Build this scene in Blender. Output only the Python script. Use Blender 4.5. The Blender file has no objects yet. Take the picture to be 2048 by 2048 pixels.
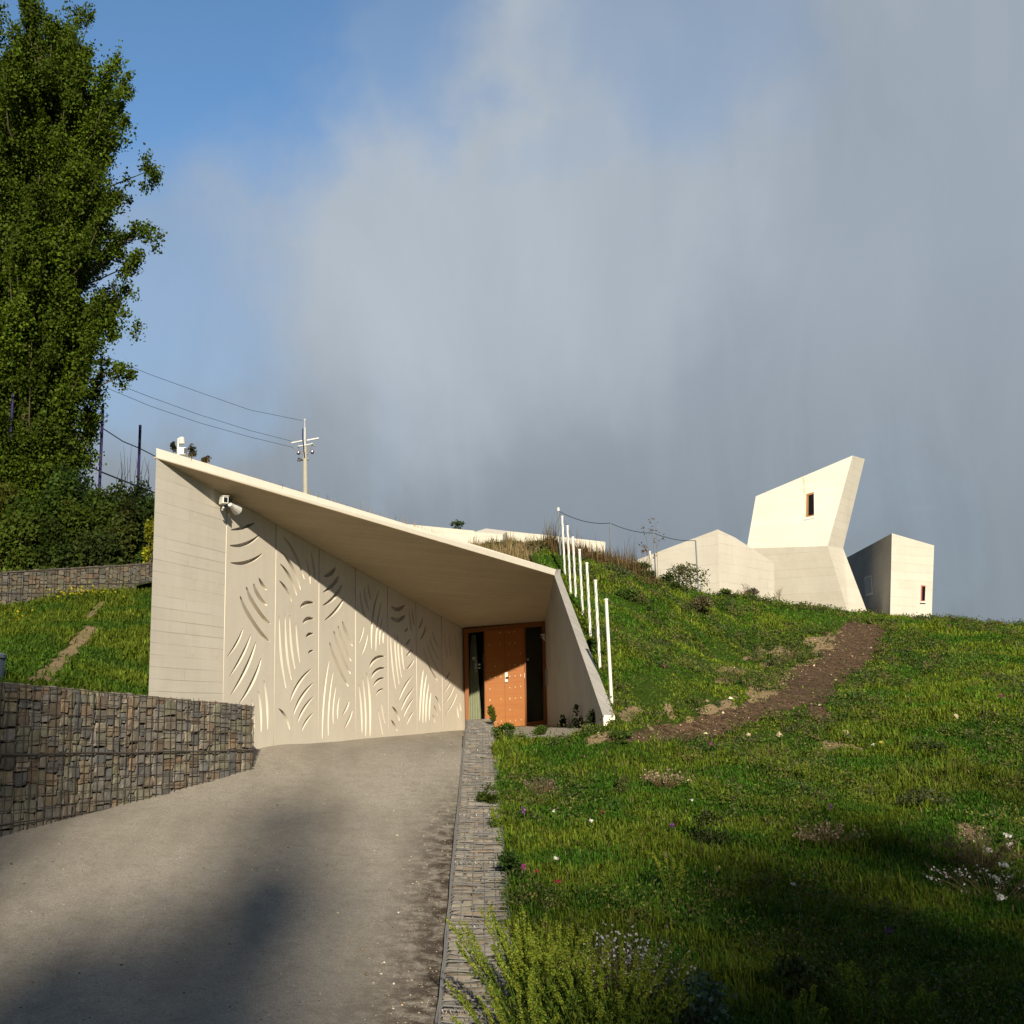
import bpy, math, random
import numpy as np
from mathutils import Vector, Matrix
R = random.Random(7)
RNG = np.random.default_rng(11)
sc = bpy.context.scene
COL = sc.collection

# ------------------------------------------------------------------ camera model
F, CX, CY = 2200.0, 700.0, 1024.0
TH = math.radians(10.45); CT, ST = math.cos(TH), math.sin(TH)
def ray(px, py):
    u = (px-CX)/F; v = (CY-py)/F
    return np.array([u, CT - v*ST, ST + v*CT])
def P(px, py, Y):
    d = ray(px, py); return d*(Y/d[1])
def proj(p):
    p = np.asarray(p, float)
    x, y, z = p[..., 0], p[..., 1], p[..., 2]
    d = y*CT + z*ST; h = -y*ST + z*CT
    return CX + F*x/d, CY - F*h/d
def onplane(px, py, p0, n):
    d = ray(px, py); return d*(np.dot(p0, n)/np.dot(d, n))
def plane3(a, b, c):
    n = np.cross(b-a, c-a); return a, n/np.linalg.norm(n)

# ------------------------------------------------------------------ tagging / linking
def tag(o, label=None, cat=None, group=None, kind=None):
    if label: o['label'] = label
    if cat: o['category'] = cat
    if group: o['group'] = group
    if kind: o['kind'] = kind
    return o
def thing(name, loc, label, cat, group=None):
    o = bpy.data.objects.new(name, None); COL.objects.link(o)
    o.location = Vector([float(c) for c in loc]); o.empty_display_size = .2
    return tag(o, label, cat, group)
def link(name, me, parent=None):
    o = bpy.data.objects.new(name, me); COL.objects.link(o)
    if parent is not None:
        o.parent = parent
        loc = parent.location.copy(); q = parent
        while q.parent is not None:
            q = q.parent; loc = loc + q.location
        me.transform(Matrix.Translation(-loc))
    return o
def copy_tree(o, parent=None):
    c = o.copy(); COL.objects.link(c)
    if parent is not None: c.parent = parent
    for ch in list(o.children): copy_tree(ch, c)
    return c

# ------------------------------------------------------------------ mesh building
def np_mesh(name, V, faces, mat, smooth=False, col=None):
    """faces: list of int arrays (m,k); V (n,3); col (n,3) point colours"""
    me = bpy.data.meshes.new(name)
    V = np.ascontiguousarray(V, dtype=np.float32)
    me.vertices.add(len(V)); me.vertices.foreach_set('co', V.ravel())
    starts = []; loops = []; o = 0
    for f in faces:
        f = np.asarray(f, dtype=np.int32)
        if len(f) == 0: continue
        m, k = f.shape
        starts.append(np.arange(m, dtype=np.int32)*k + o); loops.append(f.ravel()); o += m*k
    starts = np.concatenate(starts); loops = np.concatenate(loops)
    me.loops.add(len(loops)); me.loops.foreach_set('vertex_index', loops)
    me.polygons.add(len(starts)); me.polygons.foreach_set('loop_start', starts)
    if smooth: me.polygons.foreach_set('use_smooth', np.ones(len(starts), dtype=bool))
    me.update(calc_edges=True); me.validate()
    if col is not None:
        a = me.color_attributes.new('Col', 'FLOAT_COLOR', 'POINT')
        c4 = np.ones((len(V), 4), np.float32); c4[:, :3] = col
        a.data.foreach_set('color', c4.ravel())
    if mat: me.materials.append(mat)
    return me

class MB:
    def __init__(s): s.V = []; s.F = []; s.C = []; s.col = None
    def add(s, vs, fs):
        o = len(s.V); s.V += [tuple(map(float, v)) for v in vs]
        s.F += [[i+o for i in f] for f in fs]
        s.C += [s.col or (1, 1, 1)]*len(vs)
    def box(s, c, ax, ay, az):
        c, ax, ay, az = map(np.asarray, (c, ax, ay, az))
        vs = [c + i*ax + j*ay + k*az for k in (-1, 1) for j in (-1, 1) for i in (-1, 1)]
        s.add(vs, [(0,2,3,1),(4,5,7,6),(0,1,5,4),(2,6,7,3),(0,4,6,2),(1,3,7,5)])
    def bx(s, x0, x1, y0, y1, z0, z1):
        s.box(((x0+x1)/2,(y0+y1)/2,(z0+z1)/2), ((x1-x0)/2,0,0),(0,(y1-y0)/2,0),(0,0,(z1-z0)/2))
    def tube(s, pts, r, n=6, cap=True):
        pts = [np.asarray(p, float) for p in pts]
        rs = r if hasattr(r, '__len__') else [r]*len(pts)
        vs = []; fs = []
        for i, p in enumerate(pts):
            t = pts[min(i+1, len(pts)-1)] - pts[max(i-1, 0)]
            t = t/(np.linalg.norm(t)+1e-9)
            a = np.cross(t, (0,0,1) if abs(t[2]) < .9 else (1,0,0)); a /= np.linalg.norm(a)
            b = np.cross(t, a)
            for k in range(n):
                an = 2*math.pi*k/n
                vs.append(p + rs[i]*(math.cos(an)*a + math.sin(an)*b))
        for i in range(len(pts)-1):
            for k in range(n):
                fs.append((i*n+k, i*n+(k+1)%n, (i+1)*n+(k+1)%n, (i+1)*n+k))
        if cap:
            fs.append(tuple(range(n))[::-1]); fs.append(tuple(range((len(pts)-1)*n, len(pts)*n)))
        s.add(vs, fs)
    def poly(s, pts): s.add(pts, [tuple(range(len(pts)))])
    def prism(s, pts, d):
        pts = [np.asarray(p, float) for p in pts]; d = np.asarray(d, float); n = len(pts)
        vs = pts + [p+d for p in pts]
        fs = [tuple(range(n)), tuple(range(2*n-1, n-1, -1))]
        fs += [(i, i+n, (i+1)%n+n, (i+1)%n) for i in range(n)]
        s.add(vs, fs)
    def lathe(s, c, prof, n=16):
        vs = []; fs = []
        for (r, z) in prof:
            for k in range(n):
                a = 2*math.pi*k/n; vs.append((c[0]+r*math.cos(a), c[1]+r*math.sin(a), c[2]+z))
        for i in range(len(prof)-1):
            for k in range(n): fs.append((i*n+k, i*n+(k+1)%n, (i+1)*n+(k+1)%n, (i+1)*n+k))
        fs.append(tuple(range(n))[::-1]); fs.append(tuple(range((len(prof)-1)*n, len(prof)*n)))
        s.add(vs, fs)
    def build(s, name, mat, parent=None, uv=True, smooth=False, bevel=0):
        me = bpy.data.meshes.new(name)
        me.from_pydata(s.V, [], s.F); me.update()
        import bmesh
        bm = bmesh.new(); bm.from_mesh(me)
        bmesh.ops.recalc_face_normals(bm, faces=bm.faces); bm.to_mesh(me); bm.free()
        a = me.color_attributes.new('Col', 'FLOAT_COLOR', 'POINT')
        c4 = np.ones((len(s.V), 4), np.float32); c4[:, :3] = np.array(s.C, np.float32)
        a.data.foreach_set('color', c4.ravel())
        if uv:
            l = me.uv_layers.new(name='UVMap')
            for p in me.polygons:
                n = np.array(p.normal)
                t = np.cross((0,0,1), n); ln = np.linalg.norm(t)
                t = t/ln if ln > .05 else np.array((1.,0,0))
                b = np.cross(n, t)
                for li in p.loop_indices:
                    co = np.array(me.vertices[me.loops[li].vertex_index].co)
                    l.data[li].uv = (co@t, co@b)
        me.materials.append(mat)
        if smooth:
            for p in me.polygons: p.use_smooth = True
        o = link(name, me, parent)
        if bevel:
            m = o.modifiers.new('edge', 'BEVEL'); m.width = bevel; m.segments = 2; m.limit_method = 'ANGLE'
        return o

# ------------------------------------------------------------------ materials
def mat(name):
    m = bpy.data.materials.new(name); m.use_nodes = True
    nt = m.node_tree; nt.nodes.clear()
    out = nt.nodes.new('ShaderNodeOutputMaterial')
    return m, nt, out
def N(nt, typ, **kw):
    n = nt.nodes.new(typ)
    ins = kw.pop('ins', {})
    for k, v in kw.items(): setattr(n, k, v)
    for k, v in ins.items():
        if isinstance(v, bpy.types.NodeSocket): nt.links.new(v, n.inputs[k])
        else: n.inputs[k].default_value = v
    return n
def rgba(c): return (c[0], c[1], c[2], 1.0)
def mixc(nt, fac, a, b, mode='MIX'):
    n = nt.nodes.new('ShaderNodeMix'); n.data_type = 'RGBA'; n.blend_type = mode
    for idx, v in ((0, fac), (6, a), (7, b)):
        if isinstance(v, bpy.types.NodeSocket): nt.links.new(v, n.inputs[idx])
        else: n.inputs[idx].default_value = v if idx == 0 else rgba(v)
    return n.outputs[2]
def ramp(nt, fac, stops):
    n = nt.nodes.new('ShaderNodeValToRGB'); e = n.color_ramp.elements
    while len(e) < len(stops): e.new(.5)
    for i, (p, c) in enumerate(stops):
        e[i].position = p; e[i].color = rgba(c if hasattr(c, '__len__') else (c, c, c))
    nt.links.new(fac, n.inputs[0]); return n.outputs[0]
def math_(nt, op, a, b=0., c=None, clamp=False):
    n = nt.nodes.new('ShaderNodeMath'); n.operation = op; n.use_clamp = clamp
    for i, v in enumerate((a, b) if c is None else (a, b, c)):
        if isinstance(v, bpy.types.NodeSocket): nt.links.new(v, n.inputs[i])
        else: n.inputs[i].default_value = v
    return n.outputs[0]
def noise(nt, vec, scale, detail=4, rough=.6, dist=0.):
    n = N(nt, 'ShaderNodeTexNoise', ins={'Scale': scale, 'Detail': detail, 'Roughness': rough, 'Distortion': dist})
    if vec is not None: nt.links.new(vec, n.inputs['Vector'])
    return n.outputs['Fac']
def mapping(nt, vec, scale=(1,1,1), rot=(0,0,0), loc=(0,0,0)):
    n = N(nt, 'ShaderNodeMapping'); n.inputs['Scale'].default_value = scale
    n.inputs['Rotation'].default_value = rot; n.inputs['Location'].default_value = loc
    nt.links.new(vec, n.inputs['Vector']); return n.outputs[0]
def principled(nt, out, col, rough=.7, spec=.3, metal=0., bump=None, bstr=.3, bdist=.01):
    b = nt.nodes.new('ShaderNodeBsdfPrincipled')
    for k, v in (('Base Color', col), ('Roughness', rough), ('Specular IOR Level', spec), ('Metallic', metal)):
        if isinstance(v, bpy.types.NodeSocket): nt.links.new(v, b.inputs[k])
        else: b.inputs[k].default_value = rgba(v) if k == 'Base Color' else v
    if bump is not None:
        bn = N(nt, 'ShaderNodeBump', ins={'Strength': bstr, 'Distance': bdist, 'Height': bump})
        nt.links.new(bn.outputs[0], b.inputs['Normal'])
    nt.links.new(b.outputs[0], out.inputs[0]); return b
def simple(name, c, rough=.6, spec=.3, metal=0., var=.12, scale=6.):
    m, nt, out = mat(name)
    tc = N(nt, 'ShaderNodeTexCoord').outputs['Object']
    n = noise(nt, tc, scale, 5)
    col = mixc(nt, n, [x*(1-var) for x in c], [min(1, x*(1+var)) for x in c])
    principled(nt, out, col, rough, spec, metal); return m
def attr_mat(name, rough=.8, var=.25, scale=20., bump=.3, bdist=.01, spec=.2):
    m, nt, out = mat(name)
    a = N(nt, 'ShaderNodeAttribute', attribute_name='Col').outputs['Color']
    tc = N(nt, 'ShaderNodeTexCoord').outputs['Object']
    n = noise(nt, tc, scale, 6, .65)
    k = ramp(nt, n, [(.25, 1-var), (.75, 1+var)])
    col = mixc(nt, 1., a, (1,1,1), 'MULTIPLY'); 
    mm = nt.nodes[-1]; nt.links.new(k, mm.inputs[7])
    principled(nt, out, col, rough, spec, bump=n, bstr=bump, bdist=bdist); return m
def leaf_mat(name, trans=.3, rough=.6):
    m, nt, out = mat(name)
    a = N(nt, 'ShaderNodeAttribute', attribute_name='Col').outputs['Color']
    b = N(nt, 'ShaderNodeBsdfPrincipled', ins={'Base Color': a, 'Roughness': rough, 'Specular IOR Level': .12})
    t = N(nt, 'ShaderNodeBsdfTranslucent', ins={'Color': mixc(nt, 1., a, (1.3, 1.25, .5), 'MULTIPLY')})
    mx = N(nt, 'ShaderNodeMixShader', ins={0: trans, 1: b.outputs[0], 2: t.outputs[0]})
    nt.links.new(mx.outputs[0], out.inputs[0]); return m

CONC = (.69, .645, .55)
def concrete(name, base=CONC, boards=True, row=.16, length=2.6, stain=.18, uv=True, rust=False, vert=False):
    m, nt, out = mat(name)
    tcn = N(nt, 'ShaderNodeTexCoord'); o = tcn.outputs['Object']; u = tcn.outputs['UV']
    big = noise(nt, o, .55, 5, .6, .4); mid = noise(nt, o, 3.5, 6, .65); fine = noise(nt, o, 60, 4, .6)
    st = noise(nt, mapping(nt, o, (7, 7, .5)), 1., 5, .6)       # faint vertical weather streaks
    col = mixc(nt, big, [c*(1-stain) for c in base], [min(.9, c*(1+stain*.6)) for c in base])
    col = mixc(nt, math_(nt, 'MULTIPLY', ramp(nt, st, [(.45, 0.), (.8, 1.)]), .16), col, [c*.62 for c in base])
    col = mixc(nt, math_(nt, 'MULTIPLY', ramp(nt, mid, [(.5, 0.), (.75, 1.)]), .2), col, [c*.72 for c in base])
    h = math_(nt, 'MULTIPLY', fine, .25)
    if boards:
        vec = mapping(nt, u, (1, 1, 1), (0, 0, math.pi/2 if vert else 0.))
        wob = N(nt, 'ShaderNodeTexNoise', ins={'Scale': .6, 'Detail': 2}); nt.links.new(vec, wob.inputs['Vector'])
        va = N(nt, 'ShaderNodeVectorMath', operation='MULTIPLY_ADD'); nt.links.new(wob.outputs['Color'], va.inputs[0])
        va.inputs[1].default_value = (0, .03, 0); nt.links.new(vec, va.inputs[2])
        b = N(nt, 'ShaderNodeTexBrick', offset=.37, offset_frequency=2,
              ins={'Scale': 1., 'Mortar Size': .005, 'Mortar Smooth': .6, 'Brick Width': length, 'Row Height': row,
                   'Color1': (.35,.35,.35,1), 'Color2': (.65,.65,.65,1), 'Mortar': (0,0,0,1), 'Bias': 0.})
        nt.links.new(va.outputs[0], b.inputs['Vector'])
        brk = ramp(nt, noise(nt, mapping(nt, vec, (.5, 2.2, 1)), 1., 3), [(.42, 0.), (.56, 1.)])
        line = math_(nt, 'MULTIPLY', b.outputs['Fac'], brk)
        grain = noise(nt, mapping(nt, vec, (1.2, 26, 1)), 1., 5, .7)
        col = mixc(nt, math_(nt, 'MULTIPLY', line, .5), col, [c*.4 for c in base])
        col = mixc(nt, .13, col, b.outputs['Color'], 'OVERLAY')
        col = mixc(nt, math_(nt, 'MULTIPLY', ramp(nt, grain, [(.5, 0.), (.72, 1.)]), .22), col, [c*.66 for c in base])
        h = math_(nt, 'ADD', h, math_(nt, 'MULTIPLY', line, -1.2))
        h = math_(nt, 'ADD', h, math_(nt, 'MULTIPLY', grain, .35))
    principled(nt, out, col, .88, .15, bump=h, bstr=.35, bdist=.006)
    return m

M = {}
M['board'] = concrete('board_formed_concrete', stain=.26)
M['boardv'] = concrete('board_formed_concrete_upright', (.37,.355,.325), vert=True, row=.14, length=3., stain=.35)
M['smooth'] = concrete('smooth_concrete', (.69,.635,.53), boards=False, stain=.14)
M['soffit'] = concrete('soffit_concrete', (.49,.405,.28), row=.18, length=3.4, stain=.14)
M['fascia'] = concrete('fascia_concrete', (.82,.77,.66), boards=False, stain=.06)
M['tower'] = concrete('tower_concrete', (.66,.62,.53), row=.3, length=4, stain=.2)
M['shadetone'] = concrete('shade_toned_concrete', (.33,.325,.315), row=.3, length=4, stain=.35)  # shade painted in as a darker base; stain adds the streaky weathering
M['slab'] = concrete('slab_concrete', (.30,.275,.225), boards=False, stain=.2)
M['white'] = simple('white_paint', (.70,.70,.66), .45, var=.22, scale=3.)
M['offwhite'] = simple('weathered_white', (.62,.62,.56), .6, var=.2)
M['steel'] = simple('brushed_steel', (.55,.53,.48), .35, .5, .9)
M['galv'] = simple('galvanised_wire', (.30,.29,.275), .45, .5, .5)
M['rustwire'] = simple('weathered_wire', (.10,.085,.075), .6, .3, .4)
M['greypaint'] = simple('grey_paint', (.16,.19,.21), .5)
M['dark'] = simple('dark_plastic', (.012,.012,.014), .3)
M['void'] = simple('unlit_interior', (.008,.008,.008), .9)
M['bluepost'] = simple('dark_blue_paint', (.018,.012,.075), .45)
M['blackwire'] = simple('black_cable', (.015,.015,.017), .6)
M['pole'] = simple('utility_pole_concrete', (.40,.38,.30), .85, var=.2, scale=3)
M['bark'] = simple('bark', (.095,.08,.05), .95, .05, var=.5, scale=5)
M['stem'] = simple('dry_stem', (.16,.115,.06), .9, .05, var=.3)
M['gstem'] = simple('green_stem', (.07,.11,.02), .8, .1, var=.3)
M['insul'] = simple('purple_brown_ceramic', (.035,.008,.02), .25, .5)
M['curtain'] = simple('pale_green_curtain', (.50,.46,.38), .9, .05)
M['barrel'] = simple('blue_grey_metal', (.09,.12,.16), .45, .4, .3, .25)
M['brass'] = simple('brass_stud', (.75,.62,.38), .3, .5, .6)
M['redframe'] = simple('reddish_window_frame', (.35,.07,.05), .5)
M['core'] = simple('packed_rubble', (.06,.052,.042), .95, .05, var=.4, scale=20)
M['stone'] = attr_mat('gabion_stone', .9, .3, 14, .5, .012)
M['pebble'] = attr_mat('pebble', .9, .2, 30, .2)
M['leaf'] = leaf_mat('leaf', .28)
M['blade'] = leaf_mat('grass_blade', .3)
M['petal'] = leaf_mat('petal', .25)

m, nt, out = mat('orange_wood'); M['wood'] = m
tc = N(nt, 'ShaderNodeTexCoord').outputs['Object']
g = noise(nt, mapping(nt, tc, (1.5, 1.5, 30)), 1., 6, .65, .3); g2 = noise(nt, tc, 2.2, 3)
c = mixc(nt, g, (.25,.078,.010), (.43,.165,.026)); c = mixc(nt, math_(nt, 'MULTIPLY', g2, .4), c, (.17,.048,.009))
principled(nt, out, c, .42, .35, bump=g, bstr=.12, bdist=.004)
m, nt, out = mat('dark_wood'); M['woodframe'] = m
tc = N(nt, 'ShaderNodeTexCoord').outputs['Object']
g = noise(nt, mapping(nt, tc, (12, 12, 1)), 1., 5)
principled(nt, out, mixc(nt, g, (.15,.048,.010), (.27,.098,.022)), .45, .3)
m, nt, out = mat('window_glass'); M['glass'] = m
tr = N(nt, 'ShaderNodeBsdfTransparent', ins={0: (.86,.90,.85,1)}); gl = N(nt, 'ShaderNodeBsdfGlossy', ins={0: (.9,.95,.9,1), 1: .02})
fr = N(nt, 'ShaderNodeFresnel', ins={0: 1.45})
mx = N(nt, 'ShaderNodeMixShader', ins={0: fr.outputs[0], 1: tr.outputs[0], 2: gl.outputs[0]})
nt.links.new(mx.outputs[0], out.inputs[0])
m, nt, out = mat('dark_pane'); M['pane'] = m
principled(nt, out, (.008,.008,.010), .3, .04)
m, nt, out = mat('gravel_road'); M['road'] = m
tc = N(nt, 'ShaderNodeTexCoord').outputs['Object']
a = N(nt, 'ShaderNodeAttribute', attribute_name='Col'); sp = N(nt, 'ShaderNodeSeparateColor'); nt.links.new(a.outputs['Color'], sp.inputs[0])
n1 = noise(nt, tc, .5, 5, .6, .3); n2 = noise(nt, tc, 5, 6, .7); n3 = noise(nt, tc, 70, 4, .7); vo = N(nt, 'ShaderNodeTexVoronoi', ins={'Scale': 55.}); nt.links.new(tc, vo.inputs['Vector'])
c = mixc(nt, n1, (.365,.336,.28), (.47,.432,.365))
c = mixc(nt, math_(nt, 'MULTIPLY', ramp(nt, n2, [(.45, 0.), (.7, 1.)]), .35), c, (.17,.14,.105))
c = mixc(nt, ramp(nt, n3, [(.36, 0.), (.48, .7), (.6, 0.)]), c, (.14,.12,.095)); n4 = noise(nt, tc, 24, 5, .75); c = mixc(nt, ramp(nt, n4, [(.54, 0.), (.66, .55)]), c, (.15,.13,.10)); c = mixc(nt, ramp(nt, noise(nt, mapping(nt, tc, (1.1,.16,1)), 1.3, 4, .6), [(.48, 0.), (.66, .38)]), c, (.17,.15,.12))
c = mixc(nt, ramp(nt, vo.outputs['Distance'], [(.0, .75), (.2, 0.)]), c, (.46,.42,.35))
dm = math_(nt, 'MULTIPLY', sp.outputs[0], ramp(nt, noise(nt, tc, 7, 6, .75), [(.36, 0.), (.56, 1.)]))
c = mixc(nt, dm, c, (.055,.042,.03))
h = math_(nt, 'ADD', math_(nt, 'MULTIPLY', n3, .5), math_(nt, 'MULTIPLY', n2, .8))
principled(nt, out, c, .92, .12, bump=h, bstr=.5, bdist=.012)
m, nt, out = mat('meadow_soil'); M['soil'] = m
tc = N(nt, 'ShaderNodeTexCoord').outputs['Object']
a = N(nt, 'ShaderNodeAttribute', attribute_name='Col'); sp = N(nt, 'ShaderNodeSeparateColor'); nt.links.new(a.outputs['Color'], sp.inputs[0])
n1 = noise(nt, tc, .9, 5, .65); n2 = noise(nt, tc, 9, 6, .75); n3 = noise(nt, tc, 38, 3, .7)
green = mixc(nt, n1, (.026,.048,.007), (.055,.082,.012)); green = mixc(nt, math_(nt, 'MULTIPLY', n2, .5), green, (.014,.024,.005))
dark = mixc(nt, ramp(nt, n2, [(.36, 0.), (.68, 1.)]), (.030,.018,.011), (.15,.098,.06)); dark = mixc(nt, ramp(nt, n3, [(.58, 0.), (.68, 1.)]), dark, (.34,.26,.16))
tan = mixc(nt, n2, (.16,.115,.06), (.31,.235,.14))
j = math_(nt, 'MULTIPLY', math_(nt, 'SUBTRACT', n2, .5), .9)
fd = ramp(nt, math_(nt, 'ADD', sp.outputs[0], j), [(.42, 0.), (.58, 1.)])
ft = ramp(nt, math_(nt, 'ADD', sp.outputs[1], j), [(.42, 0.), (.58, 1.)])
c = mixc(nt, ft, green, tan); c = mixc(nt, fd, c, dark)
principled(nt, out, c, .95, .05, bump=n2, bstr=.8, bdist=.05)

# ------------------------------------------------------------------ numpy noise + TPS
def vnoise(x, y, seed=0):
    def h(i, j):
        n = (i*374761393 + j*668265263 + seed*1442695041) & 0xffffffff
        n = ((n ^ (n >> 13))*1274126177) & 0xffffffff
        return ((n ^ (n >> 16)) & 0xffff)/65535.
    xi = np.floor(x).astype(np.int64); yi = np.floor(y).astype(np.int64); xf = x-xi; yf = y-yi
    xf = xf*xf*(3-2*xf); yf = yf*yf*(3-2*yf)
    return (h(xi,yi)*(1-xf)+h(xi+1,yi)*xf)*(1-yf) + (h(xi,yi+1)*(1-xf)+h(xi+1,yi+1)*xf)*yf
def fbm(x, y, s=1., oct=4, seed=0):
    r = 0; a = .5; f = s
    for k in range(oct):
        r = r + a*vnoise(x*f, y*f, seed+k); a *= .5; f *= 2
    return r
class TPS:
    def __init__(s, pts, lam=.02):
        p = np.array(pts, float); s.xy = p[:, :2]; n = len(p)
        A = np.zeros((n+3, n+3)); A[:n, :n] = s.k(s.xy, s.xy) + lam*np.eye(n)
        A[:n, n] = 1; A[:n, n+1:] = s.xy; A[n, :n] = 1; A[n+1:, :n] = s.xy.T
        b = np.zeros(n+3); b[:n] = p[:, 2]; s.w = np.linalg.solve(A, b); s.n = n
    def k(s, a, b):
        r2 = ((a[:, None, :]-b[None])**2).sum(-1) + 1e-9
        return .5*r2*np.log(r2)
    def __call__(s, X, Y):
        q = np.stack([np.ravel(X), np.ravel(Y)], 1); out = np.empty(len(q))
        for i in range(0, len(q), 50000):
            a = q[i:i+50000]
            out[i:i+50000] = s.k(a, s.xy)@s.w[:s.n] + s.w[s.n] + a@s.w[s.n+1:]
        return out.reshape(np.shape(X))
def inpoly(x, y, poly):
    r = np.zeros(np.shape(x), bool); n = len(poly)
    for i in range(n):
        x0, y0 = poly[i]; x1, y1 = poly[(i+1) % n]
        if y0 == y1: continue
        c = ((y0 > y) != (y1 > y)) & (x < (x1-x0)*(y-y0)/(y1-y0)+x0)
        r ^= c
    return r

# ------------------------------------------------------------------ key points of the building
wa = P(447, 1450, 16.36); wb = P(927.5, 1455, 26.)
wt = wb-wa; wt[2] = 0; wt /= np.linalg.norm(wt)
wn = np.array([wt[1], -wt[0], 0.])                       # out of the wall, towards the court
def onwall(px, py, off=0.): return onplane(px, py, wa + wn*off, wn)
def sz(p): return float((p-wa)@wt), float(p[2])
def wall(s, z, off=0.): return wa*np.array([1,1,0]) + wt*s + np.array([0,0,z]) + wn*off
A_ft = onwall(312.5, 896); A_fb = onwall(312.5, 914.7)
C_t = onwall(927.5, 1258); C_b = C_t.copy(); C_b[2] = -.6
D_t = P(1089.5, 1243, 26.0); D_b = P(1094, 1449, 26.0)
B_fb = P(1108.6, 1150, 22.5); B_ft = P(1112, 1138.8, 22.5)
F_t = P(1205.5, 1430, 17.0); F_b = P(1207, 1457, 17.0); F_o = P(1229.5, 1431, 17.06); F_ob = P(1231, 1452, 17.06)
B_o = P(1121, 1150, 22.62); B_ot = P(1121, 1138, 22.62)

# ------------------------------------------------------------------ terrain
gY = np.array([7.0, 8.94, 10.1, 11.7, 14.1, 17.5, 18.3, 19.9, 21.6])
gZ = np.array([-1.96, -1.78, -1.6, -1.36, -1.04, -.54, -.42, -.25, -.08])
def gab_x(Y): return .74 + .12*(Y-8.94)
def gab_z(Y): return np.interp(Y, gY, gZ)
_ry = np.linspace(-80, 40, 4801)
_rz = np.interp(_ry, [-80, 0, 4.5, 7., 8.94, 10.1, 11.7, 14.1, 16.5, 17.7, 20.5, 26, 40],
                [-2.12, -2.12, -2.1, -2.04, -1.86, -1.68, -1.44, -1.12, -.68, -.52, -.44, -.34, -.3])
_k = np.exp(-.5*(np.arange(-40, 41)/16.)**2); _k /= _k.sum()
_rz = np.convolve(np.pad(_rz, 40, mode='edge'), _k, mode='valid')
def road_z(X, Y):
    z = np.interp(Y, _ry, _rz)
    lift = np.clip((-X-.2)/2.2, 0, 1.2)*.12*np.clip((Y-6)/4, 0, 1)*np.clip((22-Y)/4, 0, 1)
    return z + lift + .02*(fbm(X, Y, .8, 3, 5)-.5)
def grid(x0, x1, y0, y1, st):
    xs = np.arange(x0, x1+st/2, st); ys = np.arange(y0, y1+st/2, st)
    X, Y = np.meshgrid(xs, ys); nx = len(xs)
    i = (np.arange(len(ys)-1)[:, None]*nx + np.arange(nx-1)[None]).ravel()
    return X.ravel(), Y.ravel(), np.stack([i, i+1, i+nx+1, i+nx], 1)

near_edge = [P(986, 1467, 20.4), P(1010, 1474, 19.2), P(1060, 1476, 18.2), P(1130, 1473, 17.4), P(1212, 1464, 16.8)]
mc = []
def mp(px, py, Y): mc.append(P(px, py, Y))
for Y in (5., 7., 8.94, 10.1, 11.7, 14.1, 17.5, 19.3): mc.append(np.array([gab_x(Y)+.55, Y, float(gab_z(Y))-.03 if Y > 6 else -2.05]))
for p in near_edge: mc.append(p + np.array([.05, -.05, .02]))
for t in ((1600,2048,6.9),(2048,2048,6.8),(2400,2048,6.8),(1500,1700,12.),(2048,1700,11.6),(2450,1700,11.6),(1300,1700,11.9),(1300,1560,15.),
          (1500,1500,17.),(1800,1500,16.8),(2100,1500,16.5),(2500,1500,16.5),(1300,1480,17.3),(1500,1400,20.),(1800,1400,20.),(2100,1400,19.6),
          (1300,1420,18.6),(1300,1300,22.),(1400,1300,25.),(1600,1300,28.),(1800,1300,28.),(2048,1300,28.),(2400,1300,28.),
          (1250,1440,17.1),(1220,1402,17.7),(1197,1330,19.8),(1260,1230,25.),(1300,1165,30.),(1400,1187,33.),(1500,1200,35.),
          (1600,1218,37.),(1720,1236,38.5),(1860,1243,38.5),(1950,1251,38.),(2048,1264,37.5),(2400,1285,37.),
          (1000,1102,30.),(1110,1108,29.5),(1060,1095,31.5),(1200,1141,28.),(1150,1110,30.),(800,1110,31.5)): mp(*t)
mc += [np.array(p) for p in ((4.9,26.2,2.9),(4.75,24.,2.5),(4.5,22.,1.75),(0,34,4.6),(4,36,4.8),(10,44,3.6),(16,50,2.4),(24,48,2.2),(30,44,1.8),(0,48,3.),(8,58,0),(22,60,-1),(34,55,-1),(33,30,1.6),(33,12,-1.3),(-4,31.5,4.0))]
meadow_tps = TPS(mc)
court = [(gab_x(2)+.45, 2.), (gab_x(20.4)+.45, 20.4)] + [(p[0], p[1]) for p in near_edge] + \
        [(F_o[0]-.1, F_o[1]-.05), (F_o[0]-.06, F_o[1]+.1), (B_o[0]-.05, B_o[1]), (D_t[0]+.1, 26.2), (4.9, 30.4), (-6., 30.4), (-6., 2.)]
def bumps(X, Y): return .24*(fbm(X, Y, .9, 4, 3)-.47) + .07*(fbm(X, Y, 4., 3, 9)-.45)
def meadow_z(X, Y):
    amp = np.clip((Y-6)/8., .25, 1.)
    return meadow_tps(X, Y) + bumps(X, Y)*amp
PXDARK = [[(1210,1462),(1300,1456),(1390,1432),(1480,1412),(1545,1378),(1600,1335),(1660,1290),(1690,1243),(1776,1243),(1770,1275),(1745,1320),(1700,1355),(1665,1395),(1605,1412),(1560,1432),(1510,1452),(1430,1478),(1330,1483),(1220,1482)],
          [(1610,1405),(1650,1410),(1670,1428),(1625,1436)]]
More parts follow.
